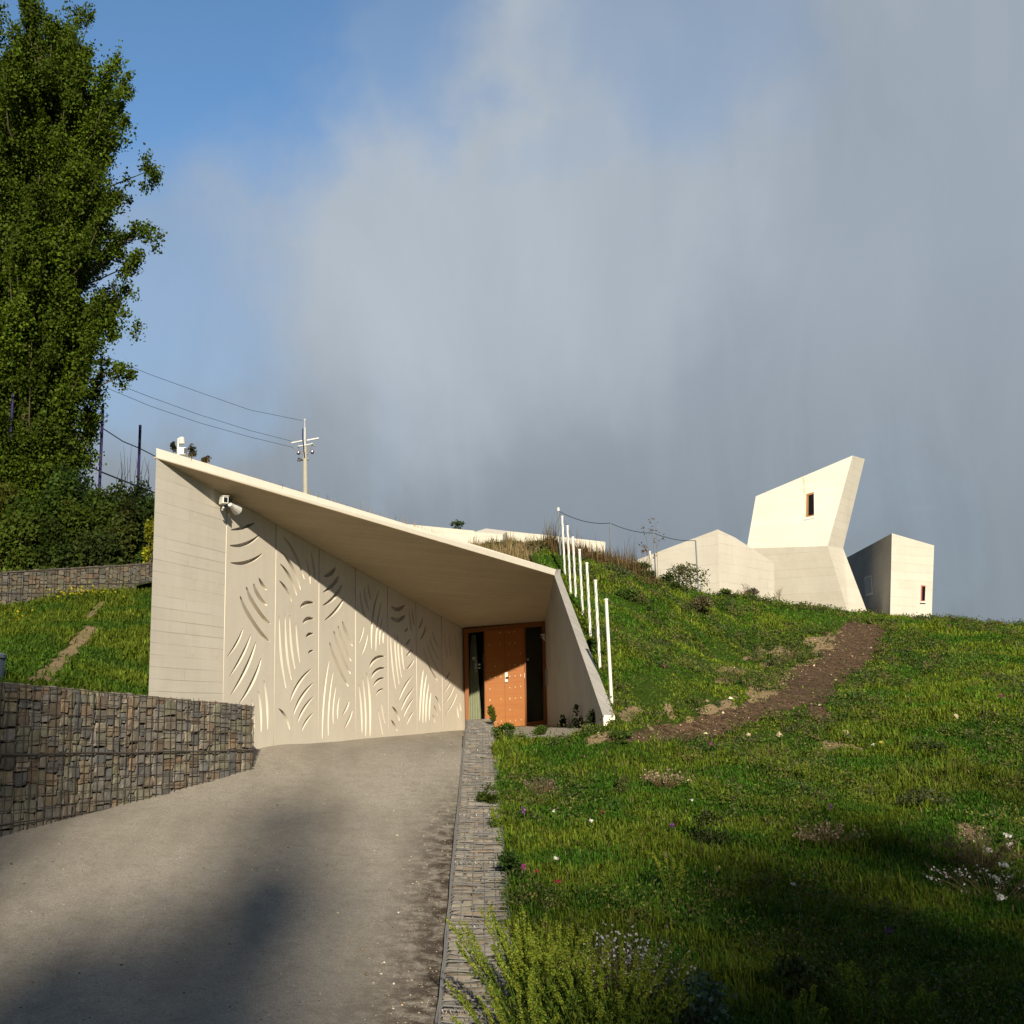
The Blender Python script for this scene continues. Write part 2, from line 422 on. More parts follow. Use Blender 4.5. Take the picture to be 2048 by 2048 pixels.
PXTAN = [[(1238,1432),(1262,1414),(1290,1420),(1276,1444),(1246,1446)],[(1322,1404),(1345,1406),(1342,1432),(1328,1436)],[(1365,1432),(1400,1424),(1430,1440),(1400,1454),(1368,1448)],
         [(1436,1432),(1450,1410),(1480,1408),(1520,1392),(1570,1352),(1600,1322),(1625,1300),(1618,1285),(1660,1268),(1700,1243),(1712,1246),(1680,1290),(1620,1350),(1545,1390),(1470,1432)],
         [(1512,1290),(1550,1280),(1580,1298),(1600,1310),(1570,1330),(1535,1332),(1515,1316)],[(1425,1345),(1470,1325),(1500,1338),(1480,1364),(1440,1366)],[(1575,1330),(1620,1300),(1650,1280),(1690,1250),(1640,1268),(1600,1290),(1570,1310)],[(1500,1360),(1560,1340),(1580,1360),(1530,1396),(1490,1400)],[(1450,1340),(1474,1336),(1478,1352),(1455,1358)],[(1438,1398),(1462,1394),(1470,1410),(1445,1414)],[(1495,1310),(1515,1308),(1512,1318),(1497,1320)],
         [(1180,1466),(1220,1458),(1320,1466),(1330,1474),(1215,1480),(1180,1478)],[(1635,1478),(1700,1482),(1730,1500),(1660,1500)],[(1900,1650),(1980,1655),(1985,1690),(1930,1695)],[(1660,1268),(1705,1240),(1740,1243),(1700,1275),(1665,1300)],[(1540,1370),(1600,1325),(1640,1300),(1615,1340),(1560,1392)],[(1390,1415),(1420,1400),(1450,1415),(1430,1436),(1395,1434)],[(1290,1448),(1325,1452),(1318,1468),(1288,1466)]]
def soil_masks(X, Y, Z, jit=0.):
    px, py = proj(np.stack([X, Y, Z], 1))
    if jit:
        px = px + jit*46*(fbm(X, Y, 2., 4, 21)-.47); py = py + jit*30*(fbm(X, Y, 2., 4, 22)-.47)
    d = np.zeros(len(X), bool); t = np.zeros(len(X), bool)
    for pl in PXDARK: d |= inpoly(px, py, pl)
    for pl in PXTAN: t |= inpoly(px, py, pl)
    return d, t & ~d
X, Y, Fq = grid(-6, 34, 2., 60, .14)
Z = meadow_z(X, Y)
cxy = X[Fq].mean(1), Y[Fq].mean(1)
keep = ~inpoly(cxy[0], cxy[1], court)
# everything under the roof stays below it
keep &= ~((cxy[1] > 26) & (cxy[1] < 30.2) & (cxy[0] < 4.8))
d, t = soil_masks(X, Y, Z, 1.)
Z2 = Z - .03*(d | t)
col = np.zeros((len(X), 3)); col[:, 0] = d; col[:, 1] = t
used, inv = np.unique(Fq[keep], return_inverse=True)
me = np_mesh('meadow_ground', np.stack([X, Y, Z2], 1)[used], [inv.reshape(-1, 4)], M['soil'], True, col[used])
tag(link('meadow_ground', me), kind='structure')

# earth bank where the hill meets the back of the museum roof
xs = np.linspace(-2.6, 5.3, 60); zt_ = meadow_z(xs, np.full(60, 30.36)) + .04
V = np.concatenate([np.stack([xs, np.full(60, 30.32), zt_], 1), np.stack([xs, np.full(60, 28.9), np.minimum(zt_-.5, 3.75+.02*xs)], 1), np.stack([xs, np.full(60, 30.7), zt_-.02], 1)])
i_ = np.arange(59); cc3 = np.zeros((180, 3)); cc3[:, 1] = 1
tag(link('earth_bank', np_mesh('earth_bank', V, [np.stack([i_, i_+1, i_+61, i_+60], 1), np.stack([i_, i_+120, i_+121, i_+1], 1)], M['soil'], False, cc3)), kind='structure')
# road
X, Y, Fq = grid(-9, 5, -4., 26.6, .16)
Z = road_z(X, Y)
e = np.clip(1-np.abs(X-gab_x(Y))/(.75-.02*np.clip(Y-7, 0, 12)), 0, 1)*np.clip((16.5-Y)/4, 0, 1)
e2 = np.clip(1-np.abs(X+3.0-(Y-12)*.3)/3., 0, 1)*.25*np.clip((11-Y)/3, 0, 1)
col = np.zeros((len(X), 3)); col[:, 0] = np.clip(np.maximum(e*1.2, e2), 0, 1)
cx_, cy_ = X[Fq].mean(1), Y[Fq].mean(1)
keep = cx_ < np.where(cy_ < 21.4, gab_x(cy_)+.25, 4.8)
used, inv = np.unique(Fq[keep], return_inverse=True)
me = np_mesh('road', np.stack([X, Y, Z], 1)[used], [inv.reshape(-1, 4)], M['road'], True, col[used])
tag(link('road', me), kind='structure')
# wide base ground reaching the horizon (below everything, runs under the slope and behind the photographer)
V = [(-4000,-4000,-2.3),(4000,-4000,-2.3),(4000,4000,-2.3),(-4000,4000,-2.3)]
me = np_mesh('ground', np.array(V), [np.array([[0,1,2,3]])], M['soil'], False, np.zeros((4,3)))
tag(link('ground', me), kind='structure')

# added unseen dark ridge behind the camera, blocks low sky light from the facade
X, Y, Fq = grid(-260, 260, -190, -52, 6.)
Z = -2.4 + np.clip((-Y-52)/88., 0, 1)**.9*46*(.85+.3*fbm(X, Y*.3, .012, 3, 77)) + 3*fbm(X, Y, .12, 3, 78)*np.clip((-Y-52)/20., 0, 1)
m_, nt, out = mat('sky_block_dark'); tc = N(nt, 'ShaderNodeTexCoord').outputs['Object']
principled(nt, out, mixc(nt, noise(nt, tc, .25, 6), (.012,.018,.008), (.035,.042,.016)), .95, .05)
tag(link('sky_block_ridge', np_mesh('sky_block_ridge', np.stack([X, Y, Z], 1), [Fq], m_, True)), kind='structure')
# left lawn
G0 = P(0, 1679, 12.0); G1 = P(505, 1505, 15.8); GT0 = P(0, 1365, 12.0); GT1 = P(508, 1412, 15.8)
gd = G1-G0; gd[2] = 0; gl_ = np.linalg.norm(gd); gd /= gl_
gn = np.array([gd[1], -gd[0], 0.])
lc = []
for t_ in (-1.2, -.5, 0, .35, .7, 1.0, 1.15):
    b = GT0 + (GT1-GT0)*t_; lc.append(b - gn*.3 + np.array([0,0,-.04])); 
lc += [P(*q) for q in ((0,1212,29.),(128,1189,30.),(302,1178,31.),(-300,1235,28.),(600,1165,31.),(150,1275,21.5),(-150,1290,21.),(40,1330,15.5),(280,1290,21.5),(270,1380,15.9))]
lc += [np.array(q) for q in ((-6,32.5,3.9),(-16,31,3.7),(0,33,4.2),(-6,46,5.),(-20,46,4.6),(3,46,4.2),(-26,30,3.3),(-6,60,3.),(-26,60,3.),(-2.5,24,2.0),(-12,9.5,.3),(-22,9,.3))]
lawn_tps = TPS(lc)
def lawn_z(X, Y): return lawn_tps(X, Y) + bumps(X+40, Y)*.8
SPARSE = [(1180,1400),(1330,1330),(1440,1285),(1690,1238),(1800,1236),(1760,1330),(1700,1430),(1560,1500),(1180,1492)]
PXL = [[(55,1366),(98,1368),(132,1334),(158,1302),(176,1286),(204,1256),(168,1250),(138,1288),(104,1316),(74,1344)],[(178,1242),(222,1202),(198,1204),(168,1236)]]
def lawn_keep(x, y):
    s = (x-G0[0])*gn[0] + (y-G0[1])*gn[1]
    k = s < -.18
    sw = (x-wa[0])*wn[0] + (y-wa[1])*wn[1]
    k &= ~((sw > -.06) & (y < 26.4))
    inside = (sw <= -.06) & (x > A_ft[0]-.0) & (y > 15.) & (y < 29.8)
    k &= ~inside
    k &= ~((y >= 26.4) & (y < 30) & (x > A_ft[0]))
    return k
X, Y, Fq = grid(-26, 4, 6, 60, .18)
Z = lawn_z(X, Y)
cx_, cy_ = X[Fq].mean(1), Y[Fq].mean(1)
keep = lawn_keep(cx_, cy_)
px, py = proj(np.stack([X, Y, Z], 1)); px += 10*(fbm(X, Y, 2., 3, 31)-.47)
t = np.zeros(len(X), bool)
for pl in PXL: t |= inpoly(px, py, pl)
col = np.zeros((len(X), 3)); col[:, 1] = t
used, inv = np.unique(Fq[keep], return_inverse=True)
me = np_mesh('lawn_ground', np.stack([X, Y, Z], 1)[used], [inv.reshape(-1, 4)], M['soil'], True, col[used])
tag(link('lawn_ground', me), kind='structure')

# entrance slab
mb = MB()
top = [p + np.array([0,0,.0]) for p in near_edge] + [F_b + np.array([.05,.1,0]), D_b + np.array([.03,.02,0]), P(926, 1461, 26.02), P(930, 1464, 21.9)]
c0 = sum(top)/len(top)
n_ = len(top); vs = top + [c0] + [p - np.array([0,0,.3]) for p in top]
fs = [(i, (i+1) % n_, n_) for i in range(n_)] + [(i, n_+1+i, n_+1+(i+1) % n_, (i+1) % n_) for i in range(n_)]
mb.add(vs, fs)
tag(mb.build('entrance_pavement', M['slab']), kind='structure')

# ------------------------------------------------------------------ the museum
museum = thing('museum_building', wall(4., -.5), 'low cream concrete museum with wedge canopy, arc-carved facade and orange timber door', 'building')
def soff_z(s):
    s0, z0 = sz(A_fb); s1, z1 = sz(C_t); return z0 + (z1-z0)*(s-s0)/(s1-s0)
s_left = sz(A_fb)[0]
seam_px = [447, 549, 637, 711, 776, 833, 884, 929.5]
seam_s = [sz(onwall(x, 1330))[0] for x in seam_px]
zb = -.95
# board formed wall, left of the panels
mb = MB()
sR = seam_s[0]-.012
front = [wall(s_left, zb), wall(sR, zb), wall(sR, soff_z(sR)), wall(s_left, A_fb[2])]
mb.prism(front, np.array([0.,.5,0]))
bw = mb.build('board_wall', M['board'], museum)
# tie holes of the formwork
for (zx, zy) in ((333,513),(326,891),(468,928),(318,1338),(460,1356)):
    p = onwall(280+zx/3.01875, 860+zy/3.01875)
    ring = [p + wt*.035*math.cos(a)*1.0 + np.array([0,0,.05*math.sin(a)]) + wn*.004 for a in np.linspace(0, 2*math.pi, 13)[:-1]]
    mb = MB(); mb.poly(ring); mb.build('tie_hole', M['smooth'], bw)
# backing behind the panels
mb = MB()
mb.prism([wall(seam_s[0]-.3, zb, -.19), wall(seam_s[-1], zb, -.19), wall(seam_s[-1], soff_z(seam_s[-1]), -.19), wall(seam_s[0]-.3, soff_z(seam_s[0]-.3), -.19)], -wn*.12)
mb.build('backing_wall', M['smooth'], museum)
GR = [
(548,603,630,588,693,560,14),(543,697,640,687,722,632,16),(548,801,650,797,740,745,16),(718,893,740,935,766,966,12),(687,928,715,1000,768,1060,15),(642,948,700,1075,787,1170,18),(604,1003,680,1160,783,1277,18),
(623,1195,585,1285,526,1370,11),(670,1235,615,1365,542,1485,13),(700,1280,640,1440,548,1600,15),(732,1378,680,1520,597,1655,15),(748,1512,765,1650,770,1808,10),(714,1577,728,1690,731,1825,10),(676,1632,683,1700,690,1800,8),
(865,642,930,735,992,900,12),(850,730,920,830,970,965,11),(847,808,905,888,946,998,10),(841,909,882,960,917,1035,9),(1004,778,1020,850,1028,930,7),(1030,735,1048,820,1058,918,7),
(970,1075,1000,1045,1050,1043,17),(986,1170,1010,1141,1050,1140,17),(1004,1252,1022,1234,1048,1230,15),(1016,1350,1030,1337,1048,1332,11),(840,1122,850,1350,882,1560,9),(876,1108,885,1330,915,1510,9),(903,1117,912,1290,936,1442,9),(941,1165,950,1290,965,1405,7),
(1037,1440,960,1525,906,1642,13),(1048,1525,975,1612,927,1720,13),(1048,1608,990,1682,952,1765,12),(1048,1706,1005,1757,976,1820,10),(838,1682,877,1730,904,1808,11),
(1108,882,1150,868,1180,828,18),(1106,980,1165,935,1200,878,16),(1104,1058,1170,1012,1220,935,16),(1116,1148,1185,1087,1235,1008,14),(1222,1155,1247,1230,1283,1305,12),(1196,1183,1227,1290,1275,1395,13),(1170,1215,1212,1350,1272,1473,14),(1145,1283,1192,1420,1258,1548,14),
(1144,1383,1112,1600,1100,1865,8),(1168,1452,1142,1640,1137,1845,7),(1185,1545,1168,1650,1167,1775,6),(1204,1610,1194,1670,1194,1745,6),(1263,1633,1247,1680,1221,1722,9),(1283,1690,1262,1750,1232,1803,9),
(1328,972,1340,1060,1362,1138,7),(1353,948,1362,1020,1380,1083,7),(1376,930,1383,980,1394,1025,7),(1441,965,1405,1130,1398,1320,8),(1457,1040,1432,1180,1424,1335,7),(1466,1125,1450,1210,1447,1298,6),(1477,1185,1469,1235,1468,1290,6),(1352,1185,1340,1240,1320,1290,6),(1376,1230,1360,1300,1336,1360,7),
(1386,1435,1422,1381,1478,1366,15),(1396,1500,1430,1450,1480,1437,14),(1409,1550,1437,1510,1476,1497,11),(1424,1602,1445,1573,1472,1563,8),(1320,1535,1335,1670,1340,1830,7),(1341,1490,1360,1660,1362,1850,7),(1368,1465,1388,1640,1388,1850,8),(1438,1688,1452,1770,1466,1840,5),(1457,1648,1466,1710,1480,1772,5),
(1517,1062,1558,1083,1597,1055,17),(1516,1128,1558,1148,1600,1118,19),(1597,1217,1608,1208,1617,1191,9),(1604,1296,1618,1284,1630,1260,9),(1607,1366,1625,1348,1640,1320,9),(1610,1443,1634,1420,1655,1385,9),(1625,1070,1630,1150,1640,1215,6),(1643,1075,1648,1130,1656,1187,6),
(1512,1225,1522,1400,1544,1563,6),(1537,1220,1545,1380,1565,1535,6),(1557,1238,1562,1370,1580,1495,6),(1578,1265,1583,1360,1595,1447,6),(1644,1485,1600,1548,1564,1632,9),(1656,1555,1610,1618,1575,1698,9),(1656,1617,1620,1667,1593,1732,8),(1655,1697,1632,1730,1612,1778,7),(1523,1670,1548,1705,1567,1755,9),(1517,1750,1535,1780,1553,1818,8),
(1707,1130,1697,1170,1682,1203,7),(1726,1180,1715,1225,1692,1268,7),(1765,1215,1780,1265,1807,1320,6),(1748,1250,1770,1320,1807,1393,6),(1733,1275,1760,1370,1804,1455,6),(1716,1318,1745,1420,1796,1512,7),(1712,1440,1697,1580,1688,1758,7),(1732,1473,1714,1600,1708,1770,7),(1745,1525,1730,1640,1726,1765,6),(1758,1580,1749,1660,1747,1752,6),(1782,1605,1800,1640,1813,1695,5),(1775,1663,1785,1690,1797,1722,5),(1767,1718,1774,1740,1782,1766,5),
(1872,1453,1857,1487,1835,1522,6),(1885,1505,1862,1549,1833,1590,6),(1900,1543,1873,1602,1834,1656,6),(1914,1590,1884,1660,1841,1717,6),(1914,1660,1918,1698,1923,1738,5),(1928,1634,1933,1666,1939,1698,5),(1838,1225,1845,1300,1855,1375,5),(1862,1232,1869,1300,1880,1365,5),(1895,1215,1913,1300,1925,1400,5)]
def groove(g):
    x0, y0, xm, ym, x1, y1, w = g; w *= 1.5
    c = (2*xm-.5*(x0+x1), 2*ym-.5*(y0+y1))
    L, Rr = [], []
    n = 12
    for i in range(n+1):
        t = i/n
        x = (1-t)**2*x0 + 2*t*(1-t)*c[0] + t*t*x1; y = (1-t)**2*y0 + 2*t*(1-t)*c[1] + t*t*y1
        dx = 2*(1-t)*(c[0]-x0)+2*t*(x1-c[0]); dy = 2*(1-t)*(c[1]-y0)+2*t*(y1-c[1]); l = math.hypot(dx, dy)
        hw = .5*w*(.22 + .78*math.sin(math.pi*t)**.8)
        for lst, sg in ((L, 1), (Rr, -1)):
            qx, qy = x - sg*dy/l*hw, y + sg*dx/l*hw
            lst.append(sz(onwall(280+qx/3.01875, 860+qy/3.01875)))
    return L + Rr[::-1]
holes = [groove(g) for g in GR]
DEP = .075
for k in range(7):
    s0, s1 = seam_s[k]+.012, seam_s[k+1]-.012
    if k == 6: s1 = seam_s[7]-.004
    cu = bpy.data.curves.new('panel_outline', 'CURVE'); cu.dimensions = '2D'; cu.fill_mode = 'BOTH'; cu.extrude = DEP/2; cu.resolution_u = 1
    def spl(pts):
        sp_ = cu.splines.new('POLY'); sp_.points.add(len(pts)-1); sp_.use_cyclic_u = True
        for q, p in zip(sp_.points, pts): q.co = (p[0], p[1], 0, 1)
    spl([(s0, zb), (s1, zb), (s1, soff_z(s1)-.004), (s0, soff_z(s0)-.004)])
    for h in holes:
        ms = sum(p[0] for p in h)/len(h)
        if s0 < ms < s1:
            hh = [(min(max(p[0], s0+.02), s1-.02), min(p[1], soff_z(p[0])-.03)) for p in h]
            spl(hh)
    ob = bpy.data.objects.new('tmp', cu); COL.objects.link(ob)
    dg = bpy.context.evaluated_depsgraph_get(); me = bpy.data.meshes.new_from_object(ob.evaluated_get(dg))
    bpy.data.objects.remove(ob)
    o0 = wall(0, 0, -DEP/2)
    me.transform(Matrix(((wt[0], 0, wn[0], o0[0]), (wt[1], 0, wn[1], o0[1]), (0, 1, 0, 0), (0, 0, 0, 1))))
    me.name = 'relief_panel'; me.materials.clear(); me.materials.append(M['smooth'])
    pnl = link('relief_panel', me, museum)
    # floor of the carved arcs
    mb = MB(); mb.prism([wall(s0, zb, -DEP-.002), wall(s1, zb, -DEP-.002), wall(s1, soff_z(s1)-.01, -DEP-.002), wall(s0, soff_z(s0)-.01, -DEP-.002)], -wn*.03)
    mb.build('groove_floor', M['smooth'], pnl)
# roof: fascia, soffit, top
rb0 = np.array([5.0, 30.3, 3.75]); rb1 = np.array([A_ft[0]+.02, 30.3, 4.0])
roof = MB(); roof.poly([A_ft, B_ft, rb0, rb1]); roof.poly([A_fb, B_fb, B_ft, A_ft])
roof = roof.build('roof', M['fascia'], museum)
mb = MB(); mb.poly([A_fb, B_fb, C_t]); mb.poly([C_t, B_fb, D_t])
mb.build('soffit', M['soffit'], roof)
# drip joint under the fascia
mb = MB()
fn = np.cross(B_fb-A_fb, (0,0,1)); fn /= np.linalg.norm(fn)
if fn[1] > 0: fn = -fn
dz = np.array([0,0,1.])
mb.prism([A_fb-dz*.012, B_fb-dz*.008, B_fb+dz*.012, A_fb+dz*.015], -fn*.05)
mb.build('drip_edge', M['soffit'], roof)
# side and back walls close the body
mb = MB()
lb = np.array([A_ft[0], A_ft[1]]); 
def up(x, y, z0, z1): return [np.array([x, y, z0]), np.array([x, y, z1])]
def wallquad(p, q, z0, zp, zq, th):
    d_ = np.array([q[0]-p[0], q[1]-p[1], 0]); n2 = np.array([d_[1], -d_[0], 0])/np.linalg.norm(d_)*th
    mb.prism([(p[0], p[1], z0), (q[0], q[1], z0), (q[0], q[1], zq), (p[0], p[1], zp)], n2)
wallquad((A_ft[0]+.03, A_ft[1]+.62), (A_ft[0]+.03, 30.2), -1, A_ft[2]-.05, 3.95, .2)
wallquad((A_ft[0], 30.2), (5., 30.2), -1, 3.95, 3.7, .2)
wallquad((5., 30.2), (D_t[0]+.1, 26.3), -1, 3.7, D_t[2]+.5, -.2)
mb.build('rear_wall', M['board'], museum)
# wing wall
mb = MB()
low = np.array([0,0,-.8])
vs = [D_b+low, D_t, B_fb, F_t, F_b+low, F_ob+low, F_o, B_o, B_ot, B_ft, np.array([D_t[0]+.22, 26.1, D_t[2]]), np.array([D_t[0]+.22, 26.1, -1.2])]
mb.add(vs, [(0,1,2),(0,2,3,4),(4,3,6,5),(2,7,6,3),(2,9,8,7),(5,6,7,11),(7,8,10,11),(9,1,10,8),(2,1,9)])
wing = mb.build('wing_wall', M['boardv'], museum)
mb = MB(); e_ = (F_o-F_t); 
mb.prism([F_b+low+np.array([.005,-.004,0]), F_t+np.array([.005,-.004,-.0]), F_o+np.array([-.003,-.004,-.0]), F_ob+low+np.array([-.003,-.004,0])], np.array([0,-.012,0]))
mb.build('wall_end', M['fascia'], wing)
mb = MB(); mb.box(P(1094.5, 1355, 25.6), (.02,0,0), (0,.18,0), (0,0,.19)); mb.build('junction_box', M['greypaint'], wing)

# ---- entrance front on the plane Y = 26
def d2(zx, zy, Y=26.): return P(920+zx/8.05, 1230+zy/8.05, Y)
def bar(mb, quad, y0=25.95, y1=26.08):
    f = [P(920+a/8.05, 1230+b/8.05, 26.) for a, b in quad]
    f = [np.array([p[0], y0, p[2]]) for p in f]
    mb.prism(f, np.array([0, y1-y0, 0]))
ent = thing('entrance_front', (D_t[0]-1., 26, -.3), 'orange timber entrance with double door between two tall glass side panes', 'entrance')
mb = MB()
bar(mb, [(55,225),(132,225),(142,1850),(90,1850)])                # left post
bar(mb, [(1322,104),(1362,103),(1400,1770),(1352,1770)])          # right post
bar(mb, [(132,222),(1322,106),(1322,182),(1030,204),(385,262),(132,290)])   # header
bar(mb, [(380,264),(392,262),(412,1812),(400,1812)], 25.96)       # mullion left
bar(mb, [(1022,206),(1042,204),(1072,1790),(1052,1790)], 25.94)   # mullion right
bar(mb, [(1072,1728),(1350,1700),(1352,1772),(1073,1790)])        # bottom rail right pane
bar(mb, [(142,1760),(400,1745),(402,1840),(142,1850)])
mb.build('door_frame', M['woodframe'], ent)
for (q, hinge) in (([(393,262),(711,234),(728,1802),(412,1812)], 0), ([(714,234),(1021,207),(1051,1782),(731,1802)], 1)):
    mb = MB(); bar(mb, q, 25.985, 26.05); leaf = mb.build('door_leaf', M['wood'], ent)
    # horizontal board joints
    mb = MB()
    for zy in (365, 540, 715, 890, 1065, 1252, 1430, 1615):
        t_ = (zy-234)/1570.
        xa = q[0][0] + (q[3][0]-q[0][0])*t_; xb = q[1][0] + (q[2][0]-q[1][0])*t_
        ya, yb = (zy+38, zy+14) if not hinge else (zy+14, zy-8)
        bar(mb, [(xa+3, ya),(xb-3, yb),(xb-3, yb+3),(xa+3, ya+3)], 25.981, 25.99)
    mb.build('board_joint', M['redframe'], leaf)
    mb = MB()
    for r_ in range(9):
        for c_ in range(3):
            if R.random() < (.22 if r_ > 3 else .45): continue
            zy = 280 + r_*178; zx = (q[0][0]+75+c_*88) + (q[3][0]-q[0][0])*(zy-234)/1570.
            zy -= c_*9
            if zx < q[1][0]-20 or hinge:
                p = d2(zx, zy + (0 if hinge else 22)); mb.box((p[0], 25.978, p[2]), (.008,0,0), (0,.008,0), (0,0,.013 if R.random() < .75 else .024))
    mb.build('stud', M['brass'], leaf)
    if hinge:
        mb = MB(); bar(mb, [(714,922),(768,918),(770,1082),(718,1085)], 25.955, 25.984)
        hd = mb.build('lock_plate', M['steel'], leaf, bevel=.004)
        mb = MB(); bar(mb, [(728,1000),(776,996),(776,1012),(728,1014)], 25.90, 25.94); bar(mb, [(728,1000),(742,999),(742,1013),(728,1014)], 25.94, 25.955)
        mb.build('handle', M['dark'], hd)
        mb = MB(); bar(mb, [(1030,932),(1040,932),(1042,1018),(1032,1018)], 25.95, 25.98); mb.build('hinge', M['white'], leaf)
for q in ([(134,290),(380,268),(398,1750),(144,1760)], [(1044,206),(1321,184),(1349,1700),(1072,1728)]):
    mb = MB(); bar(mb, q, 26.02, 26.03); pn = mb.build('glass_pane', M['glass'], ent)
    mb = MB()
    if q[0][0] < 500:
        for (x0, x1, y0, y1) in ((198,262,678,690),(200,246,702,718),(232,274,738,746),(236,270,784,792),(232,276,800,808),(236,274,838,848),(240,284,856,864),(236,288,904,910),(298,312,785,810),(316,328,785,810),(298,312,840,864),(316,328,840,864)):
            bar(mb, [(x0,y0),(x1,y0),(x1,y1),(x0,y1)], 26.010, 26.014)
        mb.build('window_lettering', M['offwhite'], pn)
    else:
        for (x0, x1, y0, y1) in ((1075,1088,702,730),(1094,1108,700,732)):
            bar(mb, [(x0,y0),(x1,y0),(x1,y1),(x0,y1)], 26.010, 26.014)
        mb.build('window_lettering', M['brass'], pn)
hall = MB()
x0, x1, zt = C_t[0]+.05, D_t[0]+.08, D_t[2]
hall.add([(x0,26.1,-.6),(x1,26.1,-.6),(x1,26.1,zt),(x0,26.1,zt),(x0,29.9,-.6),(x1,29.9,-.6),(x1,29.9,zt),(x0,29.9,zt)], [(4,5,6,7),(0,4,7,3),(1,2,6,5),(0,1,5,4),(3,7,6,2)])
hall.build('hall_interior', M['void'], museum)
# curtain behind the left pane
mb = MB(); n = 40; pts = []
tp = d2(190, 320, 26.35); b0 = d2(140, 1850, 26.35); b1 = d2(338, 1850, 26.35); tr_ = d2(250, 320, 26.35); mr = d2(330, 1420, 26.35)
vs = []; fs = []
rows = 14
for j in range(rows+1):
    t_ = j/rows; xl = tp[0] + (b0[0]-tp[0])*min(1, t_**.55*1.05); xr = tr_[0] + (b1[0]-tr_[0])*min(1, t_*1.2)
    for i in range(n+1):
        a = i/n; vs.append((xl+(xr-xl)*a, 26.33+.03*math.sin(a*30)*(.3+t_), tp[2]+(b0[2]-tp[2])*t_))
for j in range(rows):
    for i in range(n): fs.append((j*(n+1)+i, j*(n+1)+i+1, (j+1)*(n+1)+i+1, (j+1)*(n+1)+i))
mb.add(vs, fs)
cur = mb.build('curtain', M['curtain'], smooth=True); tag(cur, 'pale green curtain hanging inside the left glass side pane of the entrance', 'curtain')

# small devices
def sec_camera(name, p, face, label, s=1.):
    t = thing(name, p, label, 'camera')
    f = np.array(face, float); f /= np.linalg.norm(f); r_ = np.cross(f, (0,0,1)); r_ /= np.linalg.norm(r_); u_ = np.cross(r_, f)
    p = np.asarray(p)
    mb = MB(); mb.box(p, f*.11*s, r_*.055*s, u_*.065*s); mb.box(p+u_*.072*s, f*.13*s, r_*.062*s, u_*.006*s); mb.build('camera_body', M['white'], t, bevel=.008*s)
    mb = MB(); mb.box(p+f*.112*s, f*.004, r_*.036*s, u_*.046*s); mb.build('lens_window', M['dark'], t)
    mb = MB(); mb.tube([p-u_*.05*s, p-u_*.13*s, p-u_*.17*s-f*.06*s], .022*s, 8); mb.build('bracket', M['offwhite'], t)
    return t
sec_camera('security_camera', onwall(447.5, 1001, .16), (.42,-.9,-.05), 'white box security camera on the facade beside the top of the board wall', .8)
sec_camera('security_camera', P(1087.5, 1272, 25.75), (-.7,-.7,-.2), 'small beige security camera under the canopy at the right door post', .62)
fl = thing('wall_speaker', onwall(469, 1016, .12), 'white cone-shaped horn loudspeaker under the canopy edge on the facade', 'loudspeaker')
p0 = onwall(464, 1012, .12); p1 = onwall(475, 1020, .10)
mb = MB(); ax = p1-p0; mb.tube([p0-ax*.4, p0, p0+ax*.9], [.03, .04, .085], 12); mb.build('horn', M['white'], fl, smooth=False)
mb = MB(); mb.tube([onwall(457, 1006, 0.), onwall(459, 1008, .1), p0], .02, 6); mb.box(onwall(456.5, 1007, .04), wt*.05, (0,0,.07), wn*.04); mb.build('bracket', M['greypaint'], fl)
an = thing('roof_antenna', P(358, 912, 17.2), 'white directional antenna box on a short post atop the canopy tip', 'antenna')
mb = MB(); mb.tube([P(356.5,915,17.2), P(357.3,877,17.2)], .022, 8); mb.build('post', M['white'], an)
mb = MB(); mb.tube([P(363.,875,17.15), P(363.5,888,17.15)], [.045,.05], 12); mb.build('radome', M['offwhite'], an)
mb = MB(); q = P(366, 903, 17.1); mb.box(q, (.055,0,0), (0,.05,0), (0,0,.06)); bb = mb.build('housing', M['white'], an, bevel=.01)
mb = MB(); mb.box(q+np.array([.045,-.052,.0]), (.022,0,0), (0,.004,0), (0,0,.045)); mb.build('lens_window', M['dark'], bb)

# ------------------------------------------------------------------ gabion walls
STK = 1.
STC = [(.125,.112,.090),(.15,.132,.10),(.112,.106,.095),(.15,.125,.085),(.095,.095,.09),(.135,.125,.085),(.16,.118,.08),(.14,.13,.115),(.112,.108,.085),(.12,.095,.07),(.142,.138,.10)]
def stone(mb, c, a, b, h, jit=.14):
    a, b, h = map(np.asarray, (a, b, h)); vs = []
    col = STC[R.randrange(len(STC))] if R.random() < .8 else STC[R.randrange(3)]
    k = R.uniform(1.0, 1.6)*STK; mb.col = tuple(x*k for x in col)
    # front face with chamfered ring
    ring = [(-1,-1),(0,-1.05),(1,-1),(1.04,0),(1,1),(0,1.05),(-1,1),(-1.04,0)]
    js = [(i*(1+R.uniform(-jit*1.5, jit*.7)), j*(1+R.uniform(-jit*1.5, jit*.7))) for i, j in ring]
    back = [c + a*i + h*j - b for i, j in js]; mid = [c + a*i + h*j + b*.55 for i, j in js]
    fr = [c + a*i*.92 + h*j*.93 + b*(1+R.uniform(-.2, .2)) for i, j in js]
    n = len(ring); vs = back+mid+fr
    fs = [(i, (i+1)%n, n+(i+1)%n, n+i) for i in range(n)] + [(n+i, n+(i+1)%n, 2*n+(i+1)%n, 2*n+i) for i in range(n)] + [tuple(range(2*n, 3*n))]
    mb.add(vs, fs)
